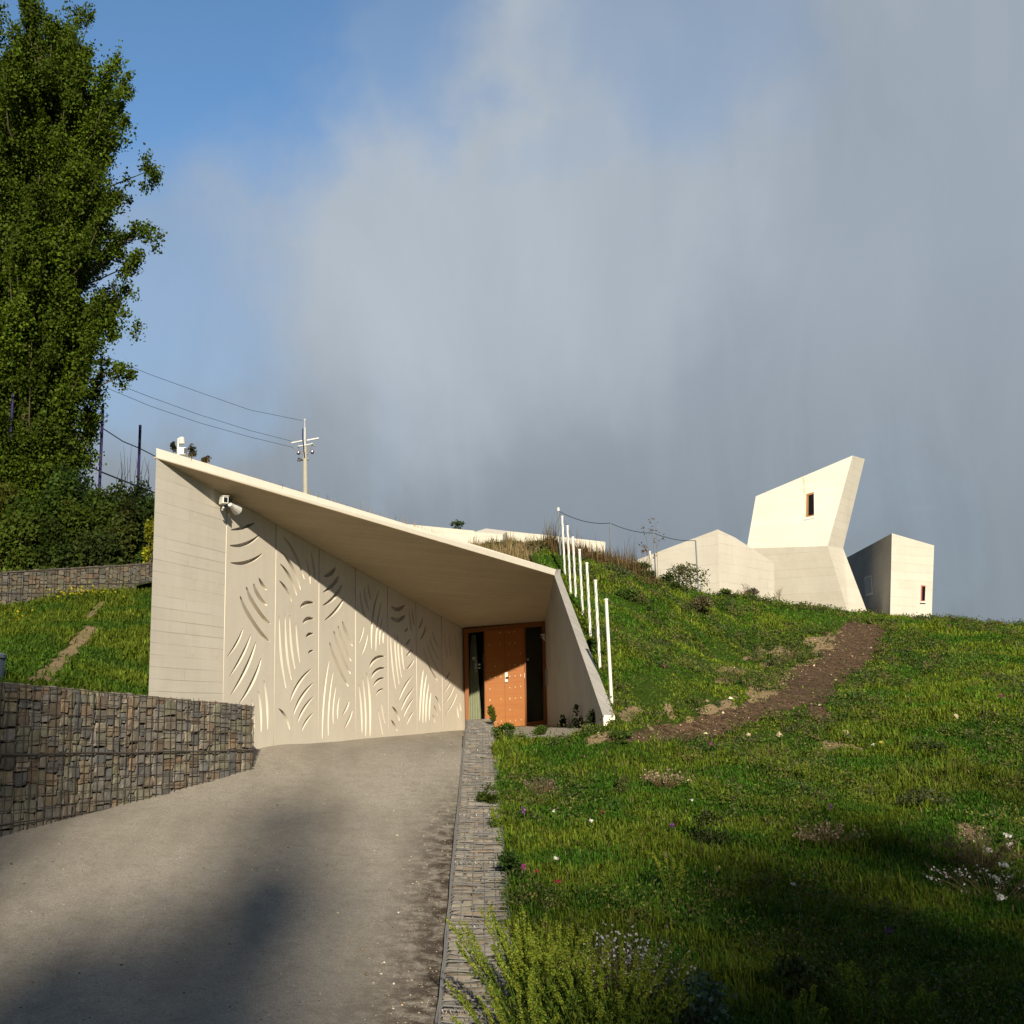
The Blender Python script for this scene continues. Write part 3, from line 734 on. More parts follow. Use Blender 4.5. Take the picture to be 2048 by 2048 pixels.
def gabion_face(name, b0, b1, t0, t1, thick, rails, label, w=(.08,.22), hh=(.08,.19), cell=(.1,.1), wire_r=.004, under=.35, wmat='rustwire', coremul=1.):
    """wall standing on the line b0-b1 with top line t0-t1, facing the court"""
    t = thing(name, (np.asarray(b0)+np.asarray(b1))/2, label, 'gabion wall')
    d_ = b1-b0; d_[2] = 0; L = np.linalg.norm(d_); d_ = d_/L; n_ = np.array([d_[1], -d_[0], 0.])
    zB = lambda s: b0[2]+(b1[2]-b0[2])*s/L - under; zT = lambda s: t0[2]+(t1[2]-t0[2])*s/L
    o_ = np.array([b0[0], b0[1], 0.])
    at = lambda s, z, off=0.: o_ + d_*s + n_*off + np.array([0,0,z])
    core = MB(); core.prism([at(0,zB(0),-.09), at(L,zB(L),-.09), at(L,zT(L)-.05,-.09), at(0,zT(0)-.05,-.09)], -n_*(thick-.09))
    core.build('stone_core', M['core'], t)
    st = MB(); s = 0.
    while s < L-.02:
        wd = min(R.uniform(*w), L-s); sc_ = s+wd/2; z = zB(sc_)
        while z < zT(sc_)-.02:
            h_ = R.uniform(*hh); h_ = min(h_, zT(sc_)-z)
            if h_ < .05: break
            ww = wd
            stone(st, at(sc_+R.uniform(-.01,.01), z+h_/2, -.05+R.uniform(-.025,.008)), d_*(ww/2*.98), n_*.05, np.array([0,0,h_/2*.98]) + d_*R.uniform(-.012,.012))
            z += h_
        # top course seen from above
        s += wd
    s = 0.
    while s < L-.02:
        wd = R.uniform(.05,.14); q = 0
        while q < thick-.05:
            dp = R.uniform(.08,.2)
            stone(st, at(s+wd/2, zT(s+wd/2)-.03+R.uniform(-.02,.01), -q-dp/2-.03), d_*wd/2*.95, np.array([0,0,.035]), n_*dp/2*.95); q += dp
        s += wd
    # end face stones (towards the right end)
    z = zB(L)
    while z < zT(L)-.05:
        h_ = min(R.uniform(.12,.26), zT(L)-z); q = 0
        while q < thick-.04:
            dp = min(R.uniform(.07,.14), thick-q); stone(st, at(L-.04, z+h_/2, -q-dp/2), n_*dp/2*.95, d_*.045, np.array([0,0,h_/2*.96])); q += dp
        z += h_
    st.build('stone_fill', M['stone'], t)
    wr = MB(); wr.col = (1,1,1)
    k = 0
    while k*cell[0] <= L:
        s = k*cell[0]+R.uniform(-.006,.006); wr.tube([at(s, zB(s)+under*.3, .016+R.uniform(-.004,.006)), at(s+R.uniform(-.012,.012), (zB(s)+zT(s))/2, .018), at(s, zT(s)+R.uniform(0,.03), .016)], wire_r, 4); k += 1
    for rl in rails:
        wr.tube([at(L*f, rl[0]+(rl[1]-rl[0])*f+.006*math.sin(f*37+rl[0]*9), .022) for f in np.linspace(0, 1, 24)], wire_r*(rl[2] if len(rl) > 2 else 1.), 4)
    for i in range(int(thick/.1)+1):                     # wires over the end face
        wr.tube([at(L+.015, zB(L)+.2, -i*.1), at(L+.015, zT(L)+.01, -i*.1)], wire_r, 4)
    for rl in rails: wr.tube([at(L+.02, rl[1], .01), at(L+.02, rl[1], -thick)], wire_r, 4)
    wr.build('wire_mesh', M[wmat], t, uv=False)
    return t
gL = np.linalg.norm((G1-G0)[:2]); ext = 4.6
E0 = G0 - gd*ext; E0[2] = G0[2] - .75; ET0 = GT0 + (GT0-GT1)*(ext/gL)
def zrow(pxa, ya, pxb, yb):
    za = P(pxa, ya, 12.)[2]; zb_ = P(pxb, yb, 15.8)[2]; return za + (za-zb_)*(ext/gL), zb_
rails = [(*zrow(0, 1509, 508, 1501), 2.6), (*zrow(0, 1650, 508, 1575), 2.0), zrow(0,1395,508,1430), zrow(0,1424,508,1448), zrow(0,1452,508,1466), zrow(0,1480,508,1484),
         zrow(0,1537,508,1519), zrow(0,1566,508,1537), zrow(0,1594,508,1556), zrow(0,1622,508,1570), zrow(0,1368,508,1413)]
gabion_face('gabion_wall', E0, G1.copy(), ET0, GT1.copy(), .36, rails, 'dark wire-caged stone wall beside the driveway in front of the building, left foreground', cell=(.115,.1), wire_r=.0042)
# far gabion behind the lawn
STK = .62
H0 = P(-420, 1252, 26.6); H1 = P(330, 1177, 31.2); HT0 = P(-420, 1168, 26.6); HT1 = P(330, 1124, 31.2)
def zr2(ya, yb): return P(-420, ya+20, 26.6)[2], P(330, yb, 31.2)[2]
gabion_face('gabion_wall', H0, H1.copy(), HT0, HT1.copy(), .5, [(*zr2(1150,1126), 1.5), (*zr2(1152,1166), 1.3), (*zr2(1172,1182), 1.2)], 'low long gabion wall below the hedge at the top of the left lawn', w=(.08,.22), hh=(.07,.17), cell=(.3,.2), wire_r=.006, under=.5)
STK = 1.
# central gabion: a long strip seen from above
cg = thing('gabion_wall', (gab_x(14)+.25, 14, float(gab_z(14))-.3), 'narrow stone-filled wire basket wall running between the driveway and the meadow', 'gabion wall')
st = MB(); wr = MB(); lw = MB(); core = MB()
yy = 5.2
pv = [(gab_x(y)+.03, y, float(gab_z(y))-.07) for y in np.linspace(5.2, 21.5, 40)]
vs = []; fs = []
for (x, y, z) in pv: vs += [(x, y, z), (x+.44, y, z), (x+.44, y, z-.6), (x, y, z-.6)]
for i in range(len(pv)-1):
    for k in range(4): fs.append((i*4+k, i*4+(k+1)%4, (i+1)*4+(k+1)%4, (i+1)*4+k))
fs += [(0,1,2,3), (len(vs)-4, len(vs)-3, len(vs)-2, len(vs)-1)]
core.add(vs, fs); core.build('stone_core', M['core'], cg)
GY2 = [.205,.178,.142]
y = 5.2
while y < 21.55:
    th = R.uniform(.035, .085) if y < 15 else R.uniform(.03, .06); x = gab_x(y)+.015; q = 0
    while q < .46:
        ln = min(R.uniform(.08, .26), .485-q)
        z = float(gab_z(y))
        k0 = len(st.V); stone(st, np.array([x+q+ln/2, y+th/2, z-.05+R.uniform(-.022,.012)]), (ln/2*.97,0,R.uniform(-.006,.006)), (0,0,.05), (R.uniform(-.006,.006), th/2*.96, 0)); 
        if R.random() < .6:
            k = R.uniform(.7,1.35); st.C[k0:] = [tuple(.55*a*k+.45*b for a, b in zip(GY2, cc)) for cc in st.C[k0:]]
        q += ln
    y += th
# sides
for side in (0, 1):
    y = 5.2
    while y < 21.5:
        th = R.uniform(.06,.16); z = float(gab_z(y)); zz = 0
        while zz < .4:
            h_ = R.uniform(.08,.2); stone(st, np.array([gab_x(y)+(.03 if side == 0 else .47), y+th/2, z-.05-zz-h_/2]), (0, th/2*.96, 0), (-.03 if side == 0 else .03,0,0), (0,0,h_/2*.95)); zz += h_
        y += th
# far end
for i in range(6):
    for j in range(4): stone(st, np.array([gab_x(21.5)+.04+i*.08, 21.5, float(gab_z(21.5))-.08-j*.13]), (.039,0,0), (0,.03,0), (0,0,.06))
st.build('stone_fill', M['stone'], cg)
y = 5.2
while y < 21.5:
    z = float(gab_z(y)); x = gab_x(y); a = R.uniform(-.015,.015)
    wr.tube([(x-.012, y+a, z-.02), (x+.02, y+a, z+.012+R.uniform(-.006,.01)), (x+.16, y+a+R.uniform(-.012,.012), z+R.uniform(-.004,.016)), (x+.34, y+R.uniform(-.012,.012), z+R.uniform(-.004,.016)), (x+.49, y, z+.01), (x+.515, y, z-.03)], .0048, 4)
    wr.tube([(x-.014, y+a, z-.02), (x-.014, y+a, z-.3)], .004, 4)
    y += .1
for q in (-.012, .0, .1, .2, .3, .4, .505):
    wr.tube([(gab_x(y)+q+R.uniform(-.006,.006), y, float(gab_z(y))+.006) for y in np.arange(5.2, 21.6, .45)], .0085 if q < .005 else .0042, 5)
for zo in (.12, .24): wr.tube([(gab_x(y)-.014, y, float(gab_z(y))-zo) for y in np.arange(5.2, 21.6, .5)], .004, 4)
for y in (7.6, 9.4, 11.2, 13.2, 15.3, 17.4, 19.5):       # spiral binders where two cages meet
    pts = []
    for k in range(60):
        f = k/59; pts.append((gab_x(y)+f*.5, y+.02*math.cos(k*1.1), float(gab_z(y))+.012+.02*math.sin(k*1.1)))
    wr.tube(pts, .0035, 4)
wr.build('wire_mesh', M['galv'], cg, uv=False)

# ------------------------------------------------------------------ hilltop volumes
def solid(mb, front, back):
    """front: ring of points, back: ring of the same length behind it"""
    n = len(front); mb.add(list(front)+list(back), [tuple(range(n)), tuple(range(2*n-1, n-1, -1))] + [(i, i+n, (i+1)%n+n, (i+1)%n) for i in range(n)])
tower = thing('concrete_tower', P(1640, 1225, 41.), 'tall angular cream concrete tower bent at its waist on the hill crest', 'tower')
TL = P(1511.7, 992.6, 40.2); PK = P(1705.3, 911, 39.); WR = P(1655.3, 1092, 38.1)
tp0, tn0 = plane3(TL, PK, WR)
WL = onplane(1493.4, 1097, tp0, tn0); WL2 = WL.copy()
P2 = P(1729.6, 918, 40.1); W2 = P(1686.3, 1097, 39.2)
B1 = P(1700, 1240, 38.8); B2 = P(1744, 1250, 39.8); BL = onplane(1500, 1240, *plane3(WL, WR, B1))
bk = lambda p, d=5., dx=1.2: np.array([p[0]+dx, p[1]+d, p[2]-.02])
mb = MB()
TLb, PKb = bk(TL, 4.2, 2.4), bk(P2, 3.0, .8)
WLb, W2b = bk(WL, 4.2, 2.4), bk(W2, 3.2, 1.0)
mb.add([TL, PK, WR, WL, P2, W2, TLb, PKb, WLb, W2b], [(0,1,2,3),(1,4,5,2),(0,6,7,4,1),(4,7,9,5),(6,8,9,7),(0,3,8,6)])
BLb, B2b = bk(BL, 4.2, 2.4), bk(B2, 3.2, .6)
mb.add([WL, WR, W2, W2b, WLb, BL, B1, B2, B2b, BLb], [(5,6,1,0),(6,7,2,1),(7,8,3,2),(8,9,4,3),(9,5,0,4),(5,9,8,7,6)])
mb.build('tower_shell', M['tower'], tower)
def window(parent, quad, pl, frame_m, left=True, depth=.14):
    p0, n_ = pl
    if n_[1] > 0: n_ = -n_
    q = [onplane(1240+a/2.841, 880+b/2.841, p0, n_) for a, b in quad]
    c = sum(q)/4
    fr = MB()
    def inset(k): return [c+(p-c)*k for p in q]
    a_, b_ = q, inset(.86)
    rx = (q[1]-q[0]); rz = (q[0]-q[3])
    # reveal lining: a shallow white-edged frame standing 3 mm proud, dark pane inside
    for i in range(4):
        fr.prism([a_[i]+n_*.012, a_[(i+1)%4]+n_*.012, b_[(i+1)%4]+n_*.012, b_[i]+n_*.012], -n_*.02)
    w = fr.build('window', M['tower'], parent)
    pm = MB(); pm.prism([p+n_*.004 for p in b_], -n_*.01); pm.build('pane', M['pane'], w)
    fm = MB(); k = .3
    if left: fm.prism([b_[0]+n_*.009, b_[0]+(b_[1]-b_[0])*k+n_*.009, b_[3]+(b_[2]-b_[3])*k+n_*.009, b_[3]+n_*.009], -n_*.008)
    fm.prism([b_[0]+n_*.010, b_[1]+n_*.010, b_[1]+(b_[2]-b_[1])*.08+n_*.010, b_[0]+(b_[3]-b_[0])*.08+n_*.010], -n_*.008)
    fm.prism([b_[3]+(b_[0]-b_[3])*.05+n_*.010, b_[2]+(b_[1]-b_[2])*.05+n_*.010, b_[2]+n_*.010, b_[3]+n_*.010], -n_*.008)
    fm.build('frame', frame_m, w)
    sm = MB(); sm.prism([q[3]-rx*.06+n_*.05, q[2]+rx*.06+n_*.05, q[2]+rx*.06-rz*.03+n_*.05, q[3]-rx*.06-rz*.03+n_*.05], -n_*.06); sm.build('sill', M['white'], w)
    return w
M['brownframe'] = simple('brown_window_frame', (.30,.15,.045), .5)
window(tower, [(1056,298),(1105,285),(1107,441),(1053,452)], (tp0, tn0), M['brownframe'])
# rust stain running down from the parapet
m_, nt, out = mat('rust_streak'); M['rust'] = m_
tc = N(nt, 'ShaderNodeTexCoord').outputs['Object']
principled(nt, out, mixc(nt, noise(nt, tc, 9, 4), (.62,.33,.12), (.72,.55,.36)), .9, .1)
tn_ = tn0 if tn0[1] < 0 else -tn0
mb = MB(); mb.prism([onplane(1240+a/2.841, 880+b/2.841, tp0, tn0)+tn_*.004 for a, b in ((1037,208),(1042,206),(1050,228),(1047,262),(1050,300),(1043,300),(1044,255),(1040,235))], -tn_*.003)
mb.build('rust_streak', M['rust'], tower)
# front low block
blk = thing('concrete_block', P(1435, 1190, 35.), 'low cream concrete block with a peaked corner left of the bent tower', 'building')
a0 = P(1435.4, 1058.8, 34.); a1 = P(1441, 1215, 34.); r0 = P(1548.5, 1125.7, 36.4); r1 = P(1549, 1240, 36.4); l0 = P(1225, 1138, 36.9); l1 = P(1225, 1230, 36.9)
mb = MB(); bb = [bk(p, 4., 0.) for p in (a0, r0, l0)]
apx = P(1470, 1075, 39.5); ba = P(1470, 1200, 39.5)
mb.add([l0, a0, r0, l1, a1, r1, apx, ba], [(3,4,1,0),(4,5,2,1),(0,1,6),(1,2,6),(0,6,7,3),(6,2,5,7)])
mb.build('block_shell', M['tower'], blk)
# right block
rblk = thing('concrete_block', P(1800, 1240, 40.), 'slim cream concrete block with shaded left side standing right of the bent tower', 'building')
c_t = P(1783.8, 1066.6, 38.); c_b = P(1779.6, 1256, 38.); rt = P(1868.3, 1091, 38.9); rb_ = P(1862.5, 1258, 38.9)
dl = np.array([-.30, .95, 0.]); fpl = plane3(c_t, c_b, c_t + np.array([.316, 1., 0]))
lt = onplane(1690, 1117, *fpl); lb_ = onplane(1738, 1252, *fpl)
mb = MB(); bkc = rt + np.array([1.2, 8., -.4]); bkb = rb_ + np.array([1.2, 8., 0])
mb.add([c_t, c_b, rb_, rt, lt, lb_, bkc, bkb], [(0,1,2,3),(3,2,7,6),(0,3,6,4),(4,6,7,5)])
mb.build('block_shell', M['tower'], rblk)
mb = MB(); mb.add([lt, lb_, c_b, c_t], [(0,1,2,3)]); mb.build('shade_toned_side', M['shadetone'], rblk)  # face turned from the sun, its shade put into the concrete colour
window(rblk, [(1389,780),(1428,768),(1436,873),(1397,884)], fpl, M['dark'], False)
window(rblk, [(1708,819),(1737,820),(1733,923),(1706,923)], plane3(c_t, c_b, rt), M['redframe'])
lw_ = thing('low_wall', P(1870, 1243, 40.), 'small white stub of wall at the right foot of the slim concrete block', 'wall')
mb = MB(); mb.prism([P(1862,1233.5,40.), P(1871,1235.5,40.), P(1885,1244,40.), P(1885,1262,40.), P(1862,1262,40.)], (.1,.4,0)); mb.build('wall_body', M['tower'], lw_)
# long wall on the roof line
fw = thing('long_wall', P(1000, 1090, 36.), 'long low cream wall with a vent box behind the canopy roof edge', 'wall')
T = lambda zx, zy, Y: P(800+zx/4.2, 1010+zy/4.2, Y)
mb = MB()
mb.prism([T(-160,140,34.5), T(625,216,35.6), T(625,520,35.6), T(-160,520,34.5)], (.05,.35,0))
mb.prism([T(900,219,35.8), T(1208,250,36.1), T(1208,480,36.1), T(900,480,35.8)], (.05,.35,0))
mb.prism([T(1212,251,36.1), T(1725,310,36.7), T(1725,480,36.7), T(1212,480,36.1)], (.05,.35,0))
mb.build('wall_body', M['tower'], fw)
mb = MB(); f = [T(625,226,35.3), T(863,248,34.9), T(863,520,34.9), T(625,520,35.3)]; b = [T(722,197,36.9), T(907,219,36.6), T(907,520,36.6), T(722,520,36.9)]
solid(mb, f, b); vb = mb.build('vent_box', M['tower'], fw)
mb = MB()
g00, g10, g01, g11 = T(866,268,34.85), T(894,262,35.75), T(868,412,34.85), T(896,375,35.75)
pl_ = lambda a, b_: (g00*(1-a)+g10*a)*(1-b_) + (g01*(1-a)+g11*a)*b_ + np.array([.05,-.03,0])
for j in range(7):
    for i in range(3):
        a0_, a1_ = (i+.15)/3, (i+.85)/3; b0_, b1_ = (j+.15)/7, (j+.85)/7
        mb.prism([pl_(a0_,b0_), pl_(a1_,b0_), pl_(a1_,b1_), pl_(a0_,b1_)], (.012,0,0))
mb.build('grille_opening', M['greypaint'], vb)

# ------------------------------------------------------------------ fences, poles, wires
def vpost(name, px, pyt, pyb, Y, r, m_, label, cat, group, cap=None, parent_z=None, tilt=0.):
    t_ = P(px, pyt, Y); b_ = t_.copy()
    if parent_z is not None: b_[2] = parent_z
    else: b_[2] = P(px, pyb, Y)[2]
    b_[0] += tilt
    t = thing(name, b_, label, cat, group)
    mb = MB(); mb.tube([b_, t_], r, 8); mb.build('post_shaft', M[m_], t, uv=False)
    if cap: mb = MB(); mb.tube([t_, t_+np.array([0,0,cap])], r*1.25, 8); mb.build('post_cap', M['white'], t, uv=False)
    return t_, b_
wp = [(1116.8,1022,29.),(1124.5,1034,27.4),(1135,1053.5,25.8),(1145.8,1076,24.2),(1159,1101,22.8),(1173.6,1128,21.4),(1190.9,1163,19.8),(1212.5,1201,17.7)]
tips = []
names = ['furthest white fence post, darkened below its white cap', 'second furthest white fence post by the canopy corner', 'third furthest white fence post along the wing wall', 'fourth furthest white fence post along the wing wall',
         'fourth nearest white fence post along the wing wall', 'third nearest white fence post along the wing wall', 'second nearest white fence post, its foot hidden by the wing wall edge', 'nearest and tallest-looking white fence post on the grass beside the wing wall']
for i, (px, py, Y) in enumerate(wp):
    q = P(px, py, Y); gz = float(meadow_z(np.array([q[0]]), np.array([q[1]]))[0])
    zb_ = min(gz-.15, q[2]-1.55) if i < 7 else gz-.1
    t_, b_ = vpost('fence_post', px, py, 0, Y, .026, 'white' if i else 'greypaint', names[i], 'fence post', 'white posts beside the wing wall', cap=.09 if i == 0 else .03, parent_z=zb_, tilt=.02)
    tips.append(t_)
fwr = thing('fence_wire', tips[3], 'thin dark wires strung between the white fence posts beside the wing wall', 'wire fence')
for k in range(5):
    mb = MB(); mb.tube([t_ + np.array([.03,0,-.05-.30*k]) for t_ in tips], .0035, 4); mb.build('wire', M['blackwire'], fwr, uv=False)
gp = [(1220,1046,1136,31.),(1307,1066,1160,32.5),(1391,1081,1170,33.2),(1299.5,1102,1160,31.5)]
gl2 = ['thin grey fence post right of the long wall end', 'thin dark fence post beside the dry tall weed', 'thin grey fence post in front of the peaked concrete block', 'short pale fence post left of the dry tall weed']
gt = []
for i, (px, a, b, Y) in enumerate(gp):
    q = P(px, a, Y); gz = float(meadow_z(np.array([q[0]]), np.array([q[1]]))[0])
    t_, _ = vpost('wire_fence_post', px, a, b, Y, .022 if i != 3 else .03, 'greypaint' if i != 3 else 'offwhite', gl2[i], 'fence post', 'thin posts on the crest', parent_z=min(gz-.1, P(px, b, Y)[2])); gt.append(t_)
def sag(a, b, s, n=14): return [a + (b-a)*f + np.array([0,0,-s*4*f*(1-f)]) for f in np.linspace(0, 1, n)]
tw = MB(); pts = sag(tips[0], gt[0], .12) + sag(gt[0], gt[1], .08)[1:] + sag(gt[1], gt[2], .08)[1:]
tw.tube(pts, .009, 4); o = tw.build('fence_wire', M['blackwire'], uv=False); tag(o, 'single dark wire sagging along the thin posts on the crest', 'wire')
# blue posts with cables at left
bl = [(28,752,960,39.,'dark blue net post half hidden by the poplar at the left edge'),(206,808,960,41.,'tall dark blue net post just right of the poplar'),(280.5,850,985,43.,'dark blue net post next to the canopy tip')]
bt = []
for px, a, b, Y, lab in bl:
    q = P(px, a, Y); t_, _ = vpost('net_post', px, a, b, Y, .058, 'bluepost', lab, 'post', 'dark blue net posts', parent_z=4.4); bt.append(t_)
def pxwire(name, pts, r, label):
    mb = MB(); mb.tube([P(*p) for p in pts], r, 5); o = mb.build(name, M['blackwire'], uv=False); tag(o, label, 'cable'); return o
pxwire('net_cable', [(-40,846,39.5),(0,855,39.7),(20,862,39.8),(120,815,40.4),(196,850,40.9),(206,857,41.),(246,883,42.),(280,897,43.),(313,914,44.),(360,940,45.)], .022, 'upper black cable between the dark blue net posts')
pxwire('net_cable', [(100,890,40.5),(152,920,40.7),(205,945,41.),(250,963,42.),(283,975,43.),(320,990,44.)], .032, 'lower thick black cable between the dark blue net posts')

ep = thing('utility_pole', P(609, 990, 55.), 'slender concrete utility pole with crossarms rising behind the canopy', 'utility pole')
E = lambda zx, zy, Y=55.: P(560+zx/10.73, 820+zy/10.73, Y)
def tb(pts, r, name, m_, n=8):
    mb = MB(); mb.tube([E(*p) for p in pts], r, n); return mb.build(name, M[m_], ep, uv=False)
tb([(552,2500),(545,1900),(541,1400),(538,960),(537,780)], [.14,.125,.115,.105,.10], 'shaft', 'pole', 10)
tb([(535,790),(535,380)], .04, 'mast', 'offwhite'); tb([(532,390),(530,200)], .018, 'mast', 'offwhite')
tb([(535,215),(540,195)], .04, 'insulator', 'white')
tb([(245,708),(365,684),(487,660)], .04, 'crossarm', 'white'); tb([(580,652),(700,630),(832,606)], .045, 'crossarm', 'white')
tb([(385,778,54.9),(540,757,54.9),(705,722,54.9)], .035, 'crossarm', 'offwhite')
for a, b in (((395,790),(490,945)), ((690,745),(590,945))): tb([a, b], .022, 'brace', 'galv')
for p in ((397,920),(693,900)): 
    mb = MB(); q = E(*p); mb.lathe((q[0], q[1], q[2]-.1), [(.03,0),(.085,.03),(.09,.08),(.085,.15),(.04,.19)], 10); mb.build('insulator', M['insul'], ep, uv=False)
tb([(397,880),(380,790)], .012, 'hanger', 'galv'); tb([(693,865),(690,750)], .012, 'hanger', 'galv')
tb([(488,400,54.8),(486,600,54.8),(498,700,54.8),(512,790,54.8),(508,840,54.8),(522,930,54.8),(530,1005,54.8)], .026, 'cable', 'bluepost')
tb([(385,1030),(440,1055),(492,1088)], .03, 'lamp_arm', 'dark'); 
mb = MB(); mb.box(E(412,1078), (.1,0,0), (0,.06,0), (0,0,.05)); mb.build('lamp_head', M['dark'], ep, bevel=.02)
tb([(500,1055),(610,1055)], .07, 'collar', 'galv'); tb([(485,948),(600,940)], .05, 'collar', 'galv')
tb([(290,815),(352,840)], .03, 'clamp', 'galv'); tb([(690,740),(755,778)], .03, 'clamp', 'galv'); tb([(485,230),(535,240)], .015, 'clamp', 'galv')
W = lambda name, pts, lab: pxwire(name, pts, .010, lab)
W('power_line', [(100,672,42.),(200,708,44.),(300,749,47.),(400,785,49.5),(500,820,52.5),(560+485/10.73,820+228/10.73,55.)], 'topmost power line running from the poplar to the mast of the utility pole')
W('power_line', [(100,712,42.),(200,755,44.),(300,794,47.),(400,830,50.),(500,861,53.),(560+260/10.73,820+672/10.73,55.)], 'middle power line between the poplar and the utility pole crossarm')
W('power_line', [(100,734,42.),(190,766,44.),(300,812,47.),(400,846,50.),(500,874,53.),(560+290/10.73,820+805/10.73,55.)], 'lowest power line between the poplar and the utility pole')
# pale shed behind the poplar
sh = thing('shed', P(0, 960, 48.), 'pale grey shed wall half hidden behind the poplar at the left edge', 'shed')
mb = MB(); f = [P(-170,842,47.), P(8,842,47.), P(18,862,47.), P(52,905,47.), P(56,1200,47.), P(-170,1200,47.)]
mb.prism(f, (-.3,4,0)); mb.build('wall', simple('pale_cladding', (.42,.44,.44), .8), sh)
mb = MB(); mb.prism([p+np.array([0,-.12,0]) for p in (P(-170,836,47.), P(9,836,47.), P(20,860,47.), P(15,862,47.), P(7,844,47.), P(-170,844,47.))], (-.3,4.3,0)); mb.build('roof', M['offwhite'], sh)
# metal barrel
q = P(-33, 1364, 13.2); zt_ = P(0, 1306, 13.2)[2]
br = thing('metal_barrel', (q[0], q[1], q[2]-.3), 'blue-grey metal barrel standing behind the dark stone wall at the left edge', 'barrel')
mb = MB(); H_ = zt_-(q[2]-.3); mb.lathe((q[0], q[1], q[2]-.3), [(.225,0),(.235,.02),(.232,H_*.5),(.242,H_*.53),(.232,H_*.56),(.235,H_-.06)], 24); mb.build('drum', M['barrel'], br, smooth=True)
mb = MB(); mb.lathe((q[0], q[1], zt_-.07), [(.235,0),(.25,.01),(.25,.05),(.2,.075)], 24); mb.build('lid', M['greypaint'], br)

# ------------------------------------------------------------------ vegetation helpers
def blades_mesh(name, P0, h, w, col, lean=.45, seed=1, mat_=None):
    g = np.random.default_rng(seed); n = len(P0)
    az = g.uniform(0, 2*np.pi, n); d = np.stack([np.cos(az), np.sin(az), np.zeros(n)], 1); s = np.stack([-np.sin(az), np.cos(az), np.zeros(n)], 1)
    le = np.abs(g.normal(0, lean, n))[:, None]
    up_ = np.array([0,0,1.])
    h = h[:, None]; w = w[:, None]
    mid = P0 + up_*h*.55 + d*h*le*.25; tip = P0 + up_*h*(1-.25*np.minimum(le, 1.)) + d*h*le*.8
    V = np.empty((n, 5, 3)); V[:, 0] = P0 - s*w*.5 - up_*.01; V[:, 1] = P0 + s*w*.5 - up_*.01; V[:, 2] = mid + s*w*.42; V[:, 3] = mid - s*w*.42; V[:, 4] = tip
    i = np.arange(n)[:, None]*5
    C = np.repeat(col[:, None, :], 5, 1); C[:, :2] *= .8; C[:, 4] *= 1.15
    return np_mesh(name, V.reshape(-1, 3), [i+np.array([[0,1,2,3]]), i+np.array([[3,2,4]])], mat_ or M['blade'], False, C.reshape(-1, 3))
def leaves_arr(C, size, seed=1, up_bias=.3, aspect=.7):
    g = np.random.default_rng(seed); n = len(C)
    a = g.normal(0, 1, (n, 3)); a[:, 2] += up_bias; a /= np.linalg.norm(a, axis=1)[:, None]
    b = np.cross(a, g.normal(0, 1, (n, 3))); b /= np.linalg.norm(b, axis=1)[:, None]
    size = np.broadcast_to(size, (n,))[:, None]
    V = np.empty((n, 4, 3)); V[:, 0] = C - a*size*.5; V[:, 1] = C + b*size*.5*aspect + a*size*.08; V[:, 2] = C + a*size*.55; V[:, 3] = C - b*size*.5*aspect + a*size*.08
    return V.reshape(-1, 3), np.arange(n)[:, None]*4 + np.array([[0,1,2,3]])
def leaves_mesh(name, C, size, col, seed=1, up_bias=.3, aspect=.7, mat_=None):
    V, Fq = leaves_arr(C, size, seed, up_bias, aspect)
    return np_mesh(name, V, [Fq], mat_ or M['leaf'], False, np.repeat(col, 4, 0))
def vary(base, n, g, k=.3, hue=.12):
    b = np.array(base)[None]*np.exp(g.normal(0, k, (n, 1)))
    b = b*(1 + g.normal(0, hue, (n, 3))*np.array([1., .3, .8])); return np.clip(b, .002, .9)

def ground_hit(px, py, f=None, y0=5., y1=45.):
    f = f or meadow_z; Ys = np.linspace(y0, y1, 500); d = ray(px, py); pts = d[None]*(Ys/d[1])[:, None]
    dzz = pts[:, 2] - f(pts[:, 0], pts[:, 1]); k = np.argmax(dzz < 0)
    if k == 0: return None
    p = pts[k].copy(); p[2] = float(f(p[:1], p[1:2])[0]); return p

# ------------------------------------------------------------------ grass
def scatter_meadow(zones, seed):
    g = np.random.default_rng(seed); out = []
    for (y0, y1, dens) in zones:
        xa, xb = gab_x(y0)+.3, .70*y1+1.2
        n = int((xb-xa)*(y1-y0)*dens); X = g.uniform(xa, xb, n); Y = g.uniform(y0, y1, n)
        k = (X < .68*Y+1.2) & ~inpoly(X, Y, court) & ~((Y > 25.8) & (X < 4.9)); X, Y = X[k], Y[k]
        Z = meadow_z(X, Y); d, t = soil_masks(X, Y, Z, 1.)
        k = ~(d & (g.random(len(X)) < .985)) & ~(t & (g.random(len(X)) < .93))
        px_, py_ = proj(np.stack([X, Y, Z], 1)); k &= ~(inpoly(px_, py_, SPARSE) & (g.random(len(X)) < .35))
        out.append(np.stack([X, Y, Z], 1)[k])
    return np.concatenate(out)
Gp = scatter_meadow([(5.6,10.,3600),(10.,15.,2500),(15.,22.,1500),(22.,32.,800),(32.,41.,380)], 5)
n = len(Gp); g = np.random.default_rng(6)
pat = fbm(Gp[:, 0], Gp[:, 1], 1.3, 4, 41); pat2 = fbm(Gp[:, 0], Gp[:, 1], .45, 3, 43); pat3 = fbm(Gp[:, 0], Gp[:, 1], 3.2, 2, 47)
c1 = np.array([.040,.100,.007]); c2 = np.array([.108,.150,.013]); c3 = np.array([.090,.105,.032])
k1 = np.clip((pat-.36)*4.5, 0, 1)[:, None]; k2 = np.clip((pat2-.5)*4, 0, 1)[:, None]
col = c1*(1-k1)+c2*k1; col = col*(1-.5*k2)+c3*.5*k2
